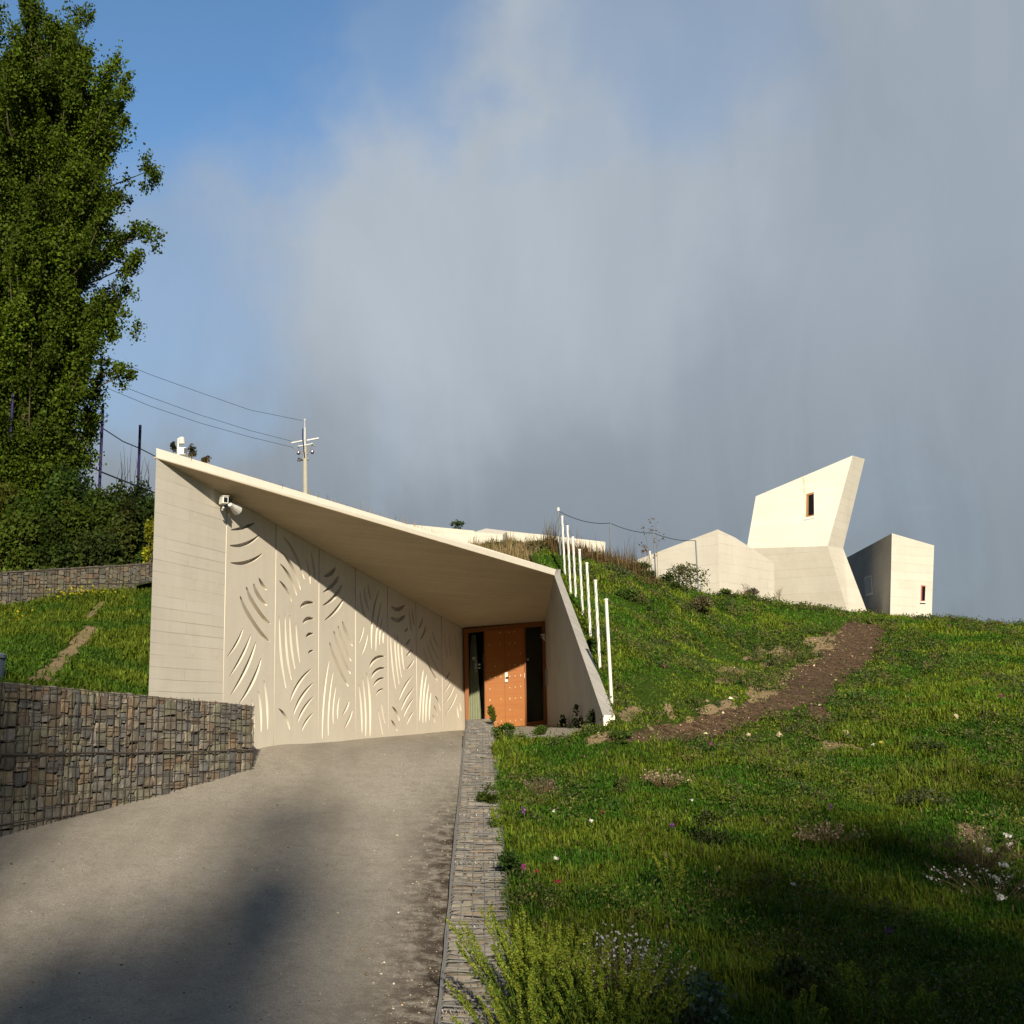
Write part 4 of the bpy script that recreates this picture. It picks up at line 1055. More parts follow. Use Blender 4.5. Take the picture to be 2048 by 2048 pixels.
col *= np.clip(1 + .028*(Gp[:, 1:2]-14), .9, 1.35); col *= np.exp(g.normal(0, .30, (n, 1))); col *= (1 + g.normal(0, .1, (n, 3)))
dry = g.random(n) < .035 + .12*np.clip((pat3-.62)*6, 0, 1); col[dry] = np.array([.17,.135,.07])*np.exp(g.normal(0, .3, (dry.sum(), 1)))
near = np.clip((Gp[:, 1]-6)/20, 0, 1); px_, py_ = proj(Gp); sparse = inpoly(px_, py_, SPARSE)
h = (.045 + .20*np.clip((pat-.38)*2.4, 0, 1)*np.clip((pat3-.3)*2.6, .1, 1.3))*np.exp(g.normal(0, .3, n))
h = np.where(sparse, h*.5, h)
wd = .006 + .016*near + g.uniform(0, .003, n)
wide = g.random(n) < .12; wd[wide] *= 2.2; h[wide] *= .7
me = blades_mesh('meadow_grass', Gp, h, wd, np.clip(col, .003, .6), .8, 8)
tag(link('meadow_grass', me), 'long green meadow grass on the hillside right of the driveway', 'grass', kind='stuff')
# lawn
n0 = 150000; X = g.uniform(-15, -1.2, n0); Y = g.uniform(11., 31.5, n0)
k = (X > -.36*Y-2.) & lawn_keep(X, Y); X, Y = X[k], Y[k]; Z = lawn_z(X, Y)
px, py = proj(np.stack([X, Y, Z], 1)); px = px + 10*(fbm(X, Y, 2., 3, 31)-.47); t = np.zeros(len(X), bool)
for pl in PXL: t |= inpoly(px, py, pl)
k = ~t | (g.random(len(X)) < .06); Lp = np.stack([X, Y, Z], 1)[k]; n = len(Lp)
pat = fbm(Lp[:, 0], Lp[:, 1], .8, 4, 51)
k1 = np.clip((pat-.36)*4.5, 0, 1)[:, None]
col = (np.array([.032,.068,.006])*(1-k1) + np.array([.072,.098,.009])*k1)*np.exp(g.normal(0, .25, (n, 1)))
h = (.05 + .11*np.clip((pat-.3)*2, 0, 1))*np.exp(g.normal(0, .3, n))
me = blades_mesh('lawn_grass', Lp, h, .018+.016*g.random(n), col*1.45, .9, 9)
tag(link('lawn_grass', me), 'green grass on the bank left of the museum', 'grass', kind='stuff')
# broad-leaved ground cover, in clumps
def cover(n_cl, seed, zone, per=46):
    g = np.random.default_rng(seed)
    X = g.uniform(1.2, 24, n_cl*6); Y = zone[0] + (zone[1]-zone[0])*g.random(n_cl*6)**1.3
    k = (X < .66*Y+.6) & (X > gab_x(Y)+.55) & ~inpoly(X, Y, court) & (fbm(X, Y, .8, 3, 61) > .45)
    X, Y = X[k][:n_cl], Y[k][:n_cl]; Z = meadow_z(X, Y); d, t = soil_masks(X, Y, Z, 1.); X, Y, Z = X[~d], Y[~d], Z[~d]
    r = g.uniform(.08, .30, len(X))
    base = np.array([[.045,.095,.010],[.085,.125,.014],[.07,.085,.038],[.026,.060,.010],[.125,.145,.026],[.13,.105,.05]])[g.integers(0, 6, len(X))]
    C = np.repeat(np.stack([X, Y, Z], 1), per, 0); rr = np.repeat(r, per)
    o = g.normal(0, 1, (len(C), 3)); o /= np.linalg.norm(o, axis=1)[:, None]; o *= (g.random((len(C), 1))**.45)
    C = C + o*np.stack([rr, rr, rr*.85], 1) + np.array([0,0,.04]); 
    C[:, 2] = np.maximum(C[:, 2], np.repeat(Z, per)+.01); kc = ~inpoly(C[:, 0], C[:, 1], court) & (C[:, 0] > gab_x(C[:, 1])+.46); C = C[kc]
    col = np.repeat(base, per, 0)[kc]*np.exp(g.normal(0, .25, (len(C), 1)))
    s = (.016 + .0011*np.repeat(Y, per)[kc])*g.uniform(.7, 1.5, len(C)); return C, s, col
C, s, col = cover(4600, 71, (6.2, 39.), 42)
tag(link('ground_cover', leaves_mesh('ground_cover', C, s, col, 72, .5, .55)), 'low broad-leaved weeds growing in clumps through the meadow', 'ground cover', kind='stuff')
# dry grass on the crest, behind the canopy and the posts
def dryfield(n, x0, x1, y0, y1, hm, seed, zf=None):
    g = np.random.default_rng(seed); X = g.uniform(x0, x1, n); Y = g.uniform(y0, y1, n); cl = fbm(X, Y, 1.1, 3, seed)
    k = (cl + g.normal(0, .06, n)) > .44; X, Y, cl = X[k], Y[k], cl[k]; Z = (zf or meadow_z)(X, Y)
    h = hm*np.exp(g.normal(-.2, .4, len(X)))*np.clip((cl-.3)*3.2, .3, 1.3)
    c = np.array([.27,.20,.10])*np.exp(g.normal(-.25, .35, (len(X), 1))); gr = g.random(len(X)) < .2; c[gr] = np.array([.07,.085,.02])*np.exp(g.normal(0, .3, (gr.sum(), 1)))
    return np.stack([X, Y, Z], 1), h, c
pa, ha, ca = dryfield(16000, 1.8, 6.4, 30.33, 32.3, .26, 81); pb, hb, cb = dryfield(8000, 5.4, 8.4, 29., 32.4, .42, 82)
cb *= np.array([.62,.55,.5])
pr_, hr, cr = dryfield(2600, -2.6, 4., 15.6, 24., .16, 83, lambda X, Y: np.full(np.shape(X), 0.))
e2 = B_ft-A_ft; s_ = np.clip(g.random(len(pr_))**.8, .06, 1.); pr_ = A_ft + e2*s_[:, None] + np.array([-.71,.71,0])*np.abs(g.normal(.12, .12, (len(pr_), 1))) + np.array([0,0,-.03])
k = s_ < .62; pr_, hr, cr = pr_[k], hr[k]*.8, cr[k]*1.3
n = 9000; X = g.uniform(-1., 5.2, n); t_ = g.random(n); zt2 = meadow_z(X, np.full(n, 30.36)); zl2 = np.minimum(zt2-.46, 3.78+.02*X)
ps = np.stack([X, 28.9+1.42*t_, zl2+(zt2-zl2)*t_], 1); hs = .22*np.exp(g.normal(-.2, .4, n)); cs2 = np.array([.29,.225,.115])*np.exp(g.normal(-.2, .3, (n, 1)))
pa, ha, ca = np.concatenate([pa, ps]), np.concatenate([ha, hs]), np.concatenate([ca, cs2])
Dp = np.concatenate([pa, pb]); 
me = blades_mesh('dry_grass', Dp, np.concatenate([ha, hb]), np.full(len(Dp), .013), np.concatenate([ca, cb]), .3, 84)
tag(link('dry_grass', me), 'tall dry straw-coloured grass on the crest behind the canopy', 'dry grass', kind='stuff')
me = blades_mesh('roof_grass', pr_, hr, np.full(len(pr_), .006), cr, .4, 85)
tag(link('roof_grass', me), 'short sparse dry grass along the roof edge of the canopy', 'dry grass', kind='stuff')
# gravel on the driveway, rubble on the dirt path
def pebbles(name, pts, size, cols, label, seed):
    g = np.random.default_rng(seed); n = len(pts)
    base = np.array([[1,0,0],[-1,0,0],[0,1,0],[0,-1,0],[0,0,1],[0,0,-1]], float)
    sc_ = size[:, None, None]*g.uniform(.5, 1.2, (n, 1, 3))*np.array([1,1,.7]); V = base[None]*sc_*(1+g.uniform(-.35, .35, (n, 6, 3))) + g.uniform(-.3, .3, (n, 1, 3))*sc_
    a = g.uniform(0, 6.28, n); ca_, sa_ = np.cos(a)[:, None], np.sin(a)[:, None]
    V = np.stack([V[..., 0]*ca_-V[..., 1]*sa_, V[..., 0]*sa_+V[..., 1]*ca_, V[..., 2]], 2) + pts[:, None]
    T_ = np.array([[0,2,4],[2,1,4],[1,3,4],[3,0,4],[2,0,5],[1,2,5],[3,1,5],[0,3,5]])
    Fq = (np.arange(n)[:, None, None]*6 + T_[None]).reshape(-1, 3)
    me = np_mesh(name, V.reshape(-1, 3), [Fq], M['pebble'], False, np.repeat(cols, 6, 0)); tag(link(name, me), label, 'gravel', kind='stuff')
n = 20000; Y = 6.6 + 19*g.random(n)**1.6; X = -3.6 + (gab_x(Y)+3.55)*g.random(n)
w_ = np.clip(1.2-np.abs(X-gab_x(Y))/1.1, .22, 1)*np.clip((24-Y)/8, .2, 1); k = (g.random(n) < w_) & (X > np.interp(Y, [6, 12, 15.8, 26], [-5., -3.6, -1.3, 2.2])) & (X < gab_x(Y)-.02); X, Y = X[k], Y[k]
pts = np.stack([X, Y, road_z(X, Y)+.002], 1); cols = vary((.24,.20,.145), len(X), g, .5, .05); sz_ = .0045*np.exp(g.normal(0, .55, len(X)))
pebbles('gravel', pts, np.clip(sz_, .002, .022), np.clip(cols, .03, .6), 'loose gravel and clods scattered over the driveway, thickest beside the wire basket wall', 92)
rp = []
for pl in PXDARK + PXTAN:
    xs = [q[0] for q in pl]; ys = [q[1] for q in pl]; m_ = int(1.1*(max(xs)-min(xs))*(max(ys)-min(ys))/48); m_ = min(m_, 1100)
    qx = g.uniform(min(xs), max(xs), m_); qy = g.uniform(min(ys), max(ys), m_); k = inpoly(qx, qy, pl)
    rp += list(zip(qx[k], qy[k]))
R.shuffle(rp); rp = rp[:520]
hits = [ground_hit(x, y) for x, y in rp]; hits = np.array([q for q in hits if q is not None])
pebbles('rubble', hits+np.array([0,0,-.01]), np.clip(0.017*np.exp(g.normal(0, .5, len(hits))), .01, .075), np.clip(vary((.30,.23,.14), len(hits), g, .5, .06), .03, .65), 'pale stones and clods strewn over the bare dirt path up the hill', 93)
for (x, y, s_, lab) in ((1560,1476,0.065,'pale stone at the lower rim of the dirt path'),(1497,1474,0.046,'small tan stone below the dirt path'),(1690,1471,0.072,'upright tan stone in the grass right of the dirt path'),(1912,1438,0.058,'pale yellow stone in the grass at the far right'),(1451,1345,0.058,'pale stone on the bare patch left of the dirt path')):
    q = ground_hit(x, y); mb = MB(); mb.col = (.42,.35,.22)
    prof = [(.3,-.4),(.85,0.),(1.,.35),(.75,.8),(.25,1.05)]; mb.lathe(q, [(a*s_*.8, b*s_) for a, b in prof], 9)
    mb.V = [tuple(c + R.uniform(-.2, .2)*s_ for c in v) for v in mb.V]; tag(mb.build('stone', M['pebble']), lab, 'stone', 'stones around the dirt path')

# ------------------------------------------------------------------ shrubs, trees, plants
def shrub(name, base, rx, ry, hgt, n, leaf, col, label, seed, cat='shrub', group=None, lumps=9, stems=5, low=.1, gap=.42):
    g = np.random.default_rng(seed); base = np.asarray(base, float)
    t = thing(name, base, label, cat, group)
    cs = []
    for i in range(lumps):
        a = g.uniform(0, 6.28); r = g.uniform(.15, .75); zz = g.uniform(low, .9)
        cs.append((base[0]+rx*r*math.cos(a)*(1.1-.5*zz), base[1]+ry*r*math.sin(a)*(1.1-.5*zz), base[2]+hgt*zz))
    cs = np.array(cs); w = g.integers(0, lumps, n)
    o = g.normal(0, 1, (n, 3)); o /= np.linalg.norm(o, axis=1)[:, None]; o *= g.random((n, 1))**.4*g.uniform(.7, 1.15, (n, 1))
    C = cs[w] + o*np.array([rx*gap, ry*gap, hgt*.22*gap/.42]); C[:, 2] = np.maximum(C[:, 2], base[2]+.02)
    lc_ = np.exp(g.normal(0, .22, lumps))[w][:, None]
    link('foliage', leaves_mesh('foliage', C, leaf*g.uniform(.6, 1.4, n), vary(col, n, g, .22, .1)*lc_, seed+1, .3, .65), t)
    mb = MB()
    for i in range(stems):
        q = cs[i % lumps]; mb.tube([base+np.array([g.uniform(-.1,.1)*rx, g.uniform(-.1,.1)*ry, -.1]), (base+q)/2+np.array([g.uniform(-.1,.1)*rx,0,.05]), q], [.018*hgt, .012*hgt, .005*hgt], 5)
    mb.build('stem', M['bark'], t, uv=False); return t
def poplar(name, base, H, Rm, n_limb, per, leaf, col, label, seed, prof, lo=.06, sig=.42, cat='tree', trunks=3, skirt=None, ns=13, extra=()):
    g = np.random.default_rng(seed); base = np.asarray(base, float); t = thing(name, base, label, cat)
    mb = MB(); cen = []
    for i in range(trunks):
        a = 6.28*i/trunks+1.; off = np.array([math.cos(a)*.045*H*(i > 0)*.6, math.sin(a)*.03*H*(i > 0), 0])
        pts = [base+off*f*min(1, f*3)*1.4*.9 + np.array([.02*H*math.sin(f*5+i)*.35, 0, H*.92*f]) for f in np.linspace(0, 1, 9)]
        pts[0] = pts[0]-np.array([0,0,.5]); cen.append(pts); mb.tube(pts, [.0155*H*(1-.9*f)+.01 for f in np.linspace(0, 1, 9)], 9)
    Cs = []; lf = []
    for i in range(n_limb):
        tr = cen[i % trunks]; h0 = lo + (.82-lo)*g.random()**1.15; k = h0/.92*8; j = min(int(k), 7); p0 = tr[j] + (tr[j+1]-tr[j])*(k-j)
        az = g.uniform(0, 6.28); rise = g.uniform(.10, .24); ht = min(h0+rise, 1.0)
        rad = prof(ht)*Rm*g.uniform(.35, 1.05) if ht < .93 else prof(ht)*Rm*g.uniform(.2, .9)
        tip = base + np.array([math.cos(az)*rad, math.sin(az)*rad, H*ht*(1 + (.03 if ht > .9 else 0)*g.normal())])
        mid = p0*.45+tip*.55 + np.array([math.cos(az)*rad*.16, math.sin(az)*rad*.16, -.02*H])
        mb.tube([p0, mid, tip], [.0024*H, .0015*H, .0005*H], 5)
        m = int(per*g.uniform(.6, 1.4)); s = g.uniform(.22, 1.04, m)
        q = np.where(s[:, None] < .55, p0+(mid-p0)*(s[:, None]/.55), mid+(tip-mid)*((s[:, None]-.55)/.45))
        # leaves sit on little side sprays along the limb
        sp_ = g.normal(0, 1, (ns, 3)); sp_[:, 2] = np.abs(sp_[:, 2])*.8; ss = np.sort(g.uniform(.22, 1.04, ns)); kk = g.integers(0, ns, m)
        s = ss[kk] + g.normal(0, .035, m); q = np.where(s[:, None] < .55, p0+(mid-p0)*(s[:, None]/.55), mid+(tip-mid)*((s[:, None]-.55)/.45))
        q = q + sp_[kk]*sig*(1.15-.75*np.clip(s, 0, 1))[:, None]*g.uniform(.2, 1.1, (m, 1)) + g.normal(0, sig*.30, (m, 3))*(1.1-.6*np.clip(s, 0, 1))[:, None]
        Cs.append(q); lf.append(np.full(m, math.exp(g.normal(0, .2))))
    for (ex, r_, m) in extra:                               # single side boughs that stick out of the crown
        ex = np.asarray(ex); f0 = base + np.array([0,0,max(ex[2]-base[2]-.06*H, .5)]); mb.tube([f0, f0*.4+ex*.6+np.array([0,0,-.1]), ex], [.0024*H,.0016*H,.0006*H], 5)
        kk = g.integers(0, 9, m); cc_ = g.normal(0, 1, (9, 3))*r_*np.array([.75,.6,.6]); Cs.append(ex + cc_[kk] + g.normal(0, r_*.28, (m, 3))); lf.append(np.full(m, 1.))
    if skirt:
        for (dx, dy, dz0, dz1, r_, m) in skirt:
            zz = g.uniform(dz0, dz1, m); Cs.append(np.stack([base[0]+dx+g.normal(0, r_, m), base[1]+dy+g.normal(0, r_, m), base[2]+zz], 1)); lf.append(np.full(m, 1.))
    C = np.concatenate(Cs); lf = np.concatenate(lf)[:, None]; n = len(C)
    mb.build('trunk', M['bark'], t, uv=False, smooth=True)
    link('crown', leaves_mesh('crown', C, leaf*g.uniform(.6, 1.4, n), vary(col, n, g, .22, .1)*lf, seed+1, .1, .8), t); return t
# big poplar: silhouette radius (fraction) against height fraction
def prof(h): return float(np.interp(h, [0,.08,.185,.3,.4,.5,.577,.67,.735,.82,.926,.97,1.0], [.26,.30,.38,.53,.67,.84,.98,1.02,1.0,.95,.86,.62,.32]))
PB = P(62, 975, 40.); PB[2] = 4.4
Ht = P(62, 30, 40.)[2]-PB[2]
poplar('poplar_tree', PB, Ht, 3.95, 175, 2500, .108, (.062,.096,.007), 'huge dense green poplar towering at the left edge above the hedge', 137, prof, trunks=4, sig=.64, ns=17,
       skirt=[(.7,-.8,0,5.5,.38,3400),(.3,-1.,.5,3.5,.45,1800),(-.5,-.5,0,2.,.6,1400)],
       extra=[(P(248,748,39.6),.42,520),(P(228,738,39.8),.3,300),(P(236,668,40.),.45,620),(P(262,530,40.),.5,750),(P(250,505,40.),.5,700),(P(222,625,40.),.5,700),(P(290,345,40.),.5,800),(P(282,470,40.),.5,700)])
hz = [(-70,948,33.5,1.4,(.042,.070,.008)),(8,952,33.,1.0,(.072,.088,.010)),(70,985,32.6,.95,(.040,.072,.008)),(118,960,33.6,.9,(.034,.062,.008)),(165,942,36.,1.1,(.022,.042,.009)),(150,1010,32.8,.8,(.052,.078,.008)),
      (205,965,33.8,.8,(.040,.064,.008)),(232,1000,32.6,.75,(.052,.068,.012)),(270,960,36.,.9,(.022,.038,.010)),(285,1000,33.2,.8,(.032,.055,.010)),(325,985,34.6,.9,(.03,.052,.010)),(40,1030,31.6,.8,(.058,.085,.010)),(200,1045,31.8,.75,(.042,.062,.012)),(110,1040,31.7,.8,(.034,.058,.008))]
adj = ['leftmost tall shrub of the hedge, cut by the picture edge','bright olive-green shrub at the left edge of the hedge','mid green shrub directly below the poplar trunk','dark green shrub at the foot of the poplar','blackish shrub just right of the poplar trunk, tallest there','olive shrub in front of the blackish one','narrow green shrub under the tall dark blue post','dull brownish-green shrub in the middle right of the hedge','blackish shrub below the dark blue post beside the canopy','dark shrub near the right end of the hedge','dark shrub at the right end touching the museum wall','bright low shrub at the front left of the hedge','low brownish shrub right above the far gabion wall','low dark shrub in the front middle of the hedge']
for i, (px, top, Y, r, c) in enumerate(hz):
    q = P(px, top, Y); zb0 = float(lawn_z(q[:1], q[1:2])[0])-.1
    shrub('hedge_shrub', (q[0], Y, zb0), r*1.15, r, max(q[2]-zb0, 1.), 6200, .12, tuple(q_*.85 for q_ in c), adj[i], 120+i*3, 'shrub', 'hedge shrubs above the left lawn', lumps=16)
q = P(299, 1120, 31.9); shrub('broom_shrub', (q[0], q[1], q[2]-.2), .3, .3, 1.35, 1500, .09, (.16,.17,.010), 'yellow-green sunlit shrub squeezed against the left edge of the museum', 171, lumps=7)
q = P(262, 985, 41.); sap = thing('bare_sapling', (q[0], q[1], q[2]), 'leafless dark saplings standing between the dark blue posts', 'sapling')
mb = MB()
for i in range(16):
    x = q[0]+R.uniform(-.55,.75); hh = R.uniform(.8, 1.9); mb.tube([(x, q[1], q[2]-.3), (x+R.uniform(-.08,.08), q[1], q[2]+hh*.5), (x+R.uniform(-.15,.15), q[1], q[2]+hh)], [.012,.009,.004], 4)
mb.build('twig', M['blackwire'], sap, uv=False)
# plants on roof and crest
for i, (px, py0, py1, Y, r, c, lab) in enumerate([(347,905,884,18.,.06,(.03,.03,.012),'tiny dark sprig left of the antenna on the canopy'),(384,915,893,17.6,.12,(.04,.035,.012),'small dark shrub right of the antenna on the canopy'),(411,926,913,17.8,.10,(.05,.035,.015),'small brownish shrub further down the canopy roof'),(915,1064,1045,38.,.30,(.05,.08,.02),'small round green bush peeking over the long wall')]):
    a = P(px, py0, Y); b = P(px, py1, Y); shrub('small_shrub', a, r, r, b[2]-a[2], 260, .035 if i < 3 else .08, c, lab, 180+i*2, lumps=5, gap=.6)
cs_ = [(1040,1118,1083,30.5,.35,(.11,.085,.04),'brown dry shrub in front of the long wall, left of the posts'),(1078,1122,1080,30.,.42,(.10,.085,.035),'bushy olive-brown shrub left of the furthest white post'),(1155,1150,1120,28.6,.55,(.035,.06,.012),'dark green shrub at the top of the slope right of the posts'),(1230,1168,1140,28.4,.50,(.11,.13,.06),'pale grey-green shrub high on the slope'),(1275,1168,1128,29.6,.52,(.035,.06,.012),'dark green shrub left of the dry tall weed'),
       (1372,1184,1130,31.4,.75,(.085,.095,.035),'large olive shrub in front of the peaked concrete block'),(1335,1180,1150,30.,.45,(.045,.07,.012),'mid green shrub below the dry tall weed'),(1392,1230,1190,28.,.55,(.10,.09,.045),'brownish shrub on the slope below the peaked block'),(1455,1200,1180,33.8,.35,(.06,.08,.02),'small green shrub at the foot of the peaked block'),(1505,1205,1178,34.6,.28,(.12,.11,.09),'greyish shrub against the right face of the peaked block'),(1358,1230,1212,28.,.40,(.16,.12,.08),'pinkish dry shrub on the upper slope'),(1190,1290,1275,20.6,.2,(.05,.09,.012),'little leafy shrub behind the second nearest white post'),(1252,1195,1178,26.6,.4,(.05,.085,.014),'green shrub just below the pale one')]
for i, (px, py0, py1, Y, r, c, lab) in enumerate(cs_):
    a = P(px, py0, Y); gz = float(meadow_z(a[:1], a[1:2])[0]); b = P(px, py1, Y); a[2] = min(gz, b[2]-.3)
    shrub('slope_shrub', a, r, r*.8, b[2]-a[2], 1100, .06, c, lab, 200+i*2, group='shrubs on the upper slope', lumps=8, gap=.5)
def stalks(name, base, n, hgt, spread, label, seed, top=None, m_='stem', r=.006):
    g = np.random.default_rng(seed); t = thing(name, base, label, 'plant'); mb = MB(); tips_ = []
    for i in range(n):
        a = g.uniform(0, 6.28); s = g.uniform(0, spread); hh = hgt*g.uniform(.55, 1.); p = np.asarray(base)+np.array([math.cos(a)*s*.3, math.sin(a)*s*.3, -.05]); e = p+np.array([math.cos(a)*s, math.sin(a)*s, hh])
        mb.tube([p, (p+e)/2+np.array([0,0,hh*.06]), e], [r, r*.8, r*.4], 4); tips_.append((p, e))
        for k in range(3):
            f = g.uniform(.5, .95); q = p+(e-p)*f; a2 = g.uniform(0, 6.28); e2_ = q+np.array([math.cos(a2)*hh*.13, math.sin(a2)*hh*.13, hh*.14]); mb.tube([q, e2_], [r*.5, r*.3], 4); tips_.append((q, e2_))
    mb.build('stem', M[m_], t, uv=False)
    C = []
    for p, e in tips_:
        for k in range(7): C.append(e + g.normal(0, .03, 3)*hgt*.7 + (p-e)*g.uniform(0, .18))
    C = np.array(C); link('seed_head', leaves_mesh('seed_head', C, .03*hgt*g.uniform(.6, 1.3, len(C)), vary(top or (.13,.075,.035), len(C), g, .3), seed+1), t); return t
a = P(1316, 1160, 30.); gz = float(meadow_z(a[:1], a[1:2])[0]); a[2] = min(a[2], gz); stalks('dry_weed', a, 3, P(1316, 1030, 30.)[2]-a[2], .32, 'tall dry branching weed silhouetted against the sky left of the peaked block', 231)
for i, (px, y0, y1, Y, sp_, lab) in enumerate([(1558,1204,1170,35.5,.3,'spiky dry weed at the right foot of the peaked block'),(1492,1192,1163,34.2,.12,'thin dry stalk before the right face of the peaked block'),(1120,1140,1100,29.,.3,'reddish-brown dry weed at the foot of the furthest posts'),(1255,1150,1108,30.4,.3,'brown dry weed right of the thin grey post'),(1205,1140,1098,29.5,.35,'bushy dry brown weed between the white posts and the thin post')]):
    a = P(px, y0, Y); stalks('dry_weed', a, 9, P(px, y1, Y)[2]-a[2], sp_, lab, 240+i*2)
def mignonette(base, n, hgt, spread, label, seed, lean=(0,0), col=(.19,.235,.026)):
    g = np.random.default_rng(seed); base = np.asarray(base, float); t = thing('mignonette_plant', base, label, 'plant', 'yellow-green spiked weeds'); mb = MB(); Cl, Cf = [], []
    sf, sl = [], []
    for i in range(n):
        a = g.uniform(0, 6.28); s = spread*g.random()**.6; hh = hgt*(1-.45*g.random()**1.4); p = base+np.array([math.cos(a)*s*.25, math.sin(a)*s*.25, -.03]); e = p+np.array([math.cos(a)*s+lean[0], math.sin(a)*s*.8+lean[1], hh])
        c_ = p*.5+e*.5+np.array([-math.cos(a)*s*.12, -math.sin(a)*s*.1, hh*.04]); f = np.linspace(0, 1, 7)[:, None]; pts = (1-f)**2*p+2*f*(1-f)*c_+f*f*e
        mb.tube(list(pts), [.0045*(1-.7*q) for q in np.linspace(0, 1, 7)], 4)
        m = 150; k = g.random(m)**.8; L = .22+.10*g.random(); f = (1-L*k)[:, None]; q = (1-f)**2*p+2*f*(1-f)*c_+f*f*e; rad = .0085*(.3+1.1*np.sin(np.clip(k*1.25+.12, 0, 1)*2.6))
        Cf.append(q+g.normal(0, 1, (m, 3))*rad[:, None]*np.array([.8,.8,.7])); sf.append(np.full(m, .0125))
        m = 60; f = g.uniform(.08, .74, (m, 1)); q = (1-f)**2*p+2*f*(1-f)*c_+f*f*e; Cl.append(q+g.normal(0, .022, (m, 3))); sl.append(.034*g.uniform(.6, 1.4, m))
    mb.build('stem', M['gstem'], t, uv=False); Cl, Cf = np.concatenate(Cl), np.concatenate(Cf)
    link('foliage', leaves_mesh('foliage', Cl, np.concatenate(sl), vary((.10,.145,.016), len(Cl), g, .28), seed+1, .9, .28), t)
    link('flower_spike', leaves_mesh('flower_spike', Cf, np.concatenate(sf)*g.uniform(.7, 1.3, len(Cf)), vary(col, len(Cf), g, .22), seed+2, .6, .8), t); return t
def mz(x, y): return float(meadow_z(np.array([x]), np.array([y]))[0])
for i, (x, y, n_, hh, sp_, ln, lab) in enumerate([(1.12,6.95,40,.80,.42,(-.12,.05),'biggest yellow-green spiked plant, leaning over the wire basket wall at the bottom edge'),(1.42,6.75,34,.66,.40,(.0,.05),'yellow-green spiked plant at the bottom edge, second from the basket wall'),(1.6,6.85,26,.62,.36,(.05,.05),'yellow-green spiked plant at the bottom edge beside the white-flowered bush'),(1.16,7.7,20,.70,.22,(-.02,.06),'slim yellow-green spiked plant hugging the basket wall behind the biggest one'),(1.45,7.8,10,.60,.24,(.03,.05),'loose yellow-green spiked plant behind the bottom edge clump'),(.98,6.45,18,.62,.34,(-.14,.0),'yellow-green spiked plant spilling onto the basket wall in the bottom corner')]):
    mignonette((x, y, mz(x, y)), n_, hh, sp_, lab, 300+i*4, ln)
for i, (px, py, n_, hh, sp_, lab) in enumerate([(1345,1790,9,.40,.16,'small yellow-green spiked plant in the dark grass right of the white-flowered bush'),(1610,1570,7,.36,.12,'small bright spiked plant in the middle of the meadow'),(1735,2075,8,.42,.16,'shaded spiked plant at the bottom right, left one of two'),(1820,2085,6,.36,.14,'shaded spiked plant at the bottom right, right one of two'),(1620,2080,5,.30,.10,'low spiked sprig at the bottom edge right of the centre'),(990,1660,5,.30,.08,'green spiked sprig against the basket wall in mid-length')]):
    q = ground_hit(px, py); mignonette(q, n_, hh, sp_, lab, 340+i*4)
def bloom_bush(base, n, hgt, spread, label, seed, petal=(.55,.54,.58), stemc='stem'):
    g = np.random.default_rng(seed); base = np.asarray(base, float); t = thing('flowering_bush', base, label, 'plant'); mb = MB(); Cp, Cl = [], []
    for i in range(n):
        a = g.uniform(0, 6.28); s = spread*g.random()**.5; hh = hgt*g.uniform(.55, 1.)*(1-.3*(s/spread)**2); p = base+np.array([math.cos(a)*s*.3, math.sin(a)*s*.3, -.02]); e = p+np.array([math.cos(a)*s, math.sin(a)*s, hh])
        mb.tube([p, (p+e)/2+np.array([0,0,.03]), e], [.003,.002,.001], 4)
        for k in range(5): Cp.append(p+(e-p)*g.uniform(.72, 1.02)+g.normal(0, .012, 3))
        for k in range(12): Cl.append(p+(e-p)*g.uniform(.1, .95)+g.normal(0, .02, 3))
    mb.build('stem', M[stemc], t, uv=False); Cp, Cl = np.array(Cp), np.array(Cl)
    link('foliage', leaves_mesh('foliage', Cl, .022*g.uniform(.6, 1.4, len(Cl)), vary((.085,.075,.03), len(Cl), g, .35), seed+1, .5, .3), t)
    link('blossom', leaves_mesh('blossom', Cp, .018*g.uniform(.6, 1.4, len(Cp)), vary(petal, len(Cp), g, .12, .03), seed+2, .3, .9, M['petal']), t); return t
q = ground_hit(1250, 2020); bloom_bush(q, 110, .56, .36, 'bush with small white blossoms on brown stems at the bottom centre', 371)
q = ground_hit(1990, 1800); bloom_bush(q, 40, .34, .5, 'sparse white-flowered bush at the right edge of the meadow', 375)
q = ground_hit(1330, 1578); bloom_bush(q, 70, .28, .28, 'pinkish dry-flowered tuft in the middle of the meadow', 379, (.42,.30,.24))
q = ground_hit(1660, 1690); bloom_bush(q, 60, .26, .30, 'faded pink tuft in the mid meadow below the path', 383, (.34,.25,.20))
q = ground_hit(1960, 1740); bloom_bush(q, 90, .42, .40, 'brown dry bush near the right edge', 387, (.20,.13,.10))
q = ground_hit(1080, 1600); bloom_bush(q, 50, .30, .20, 'purplish dry tuft close to the basket wall', 391, (.20,.13,.14))
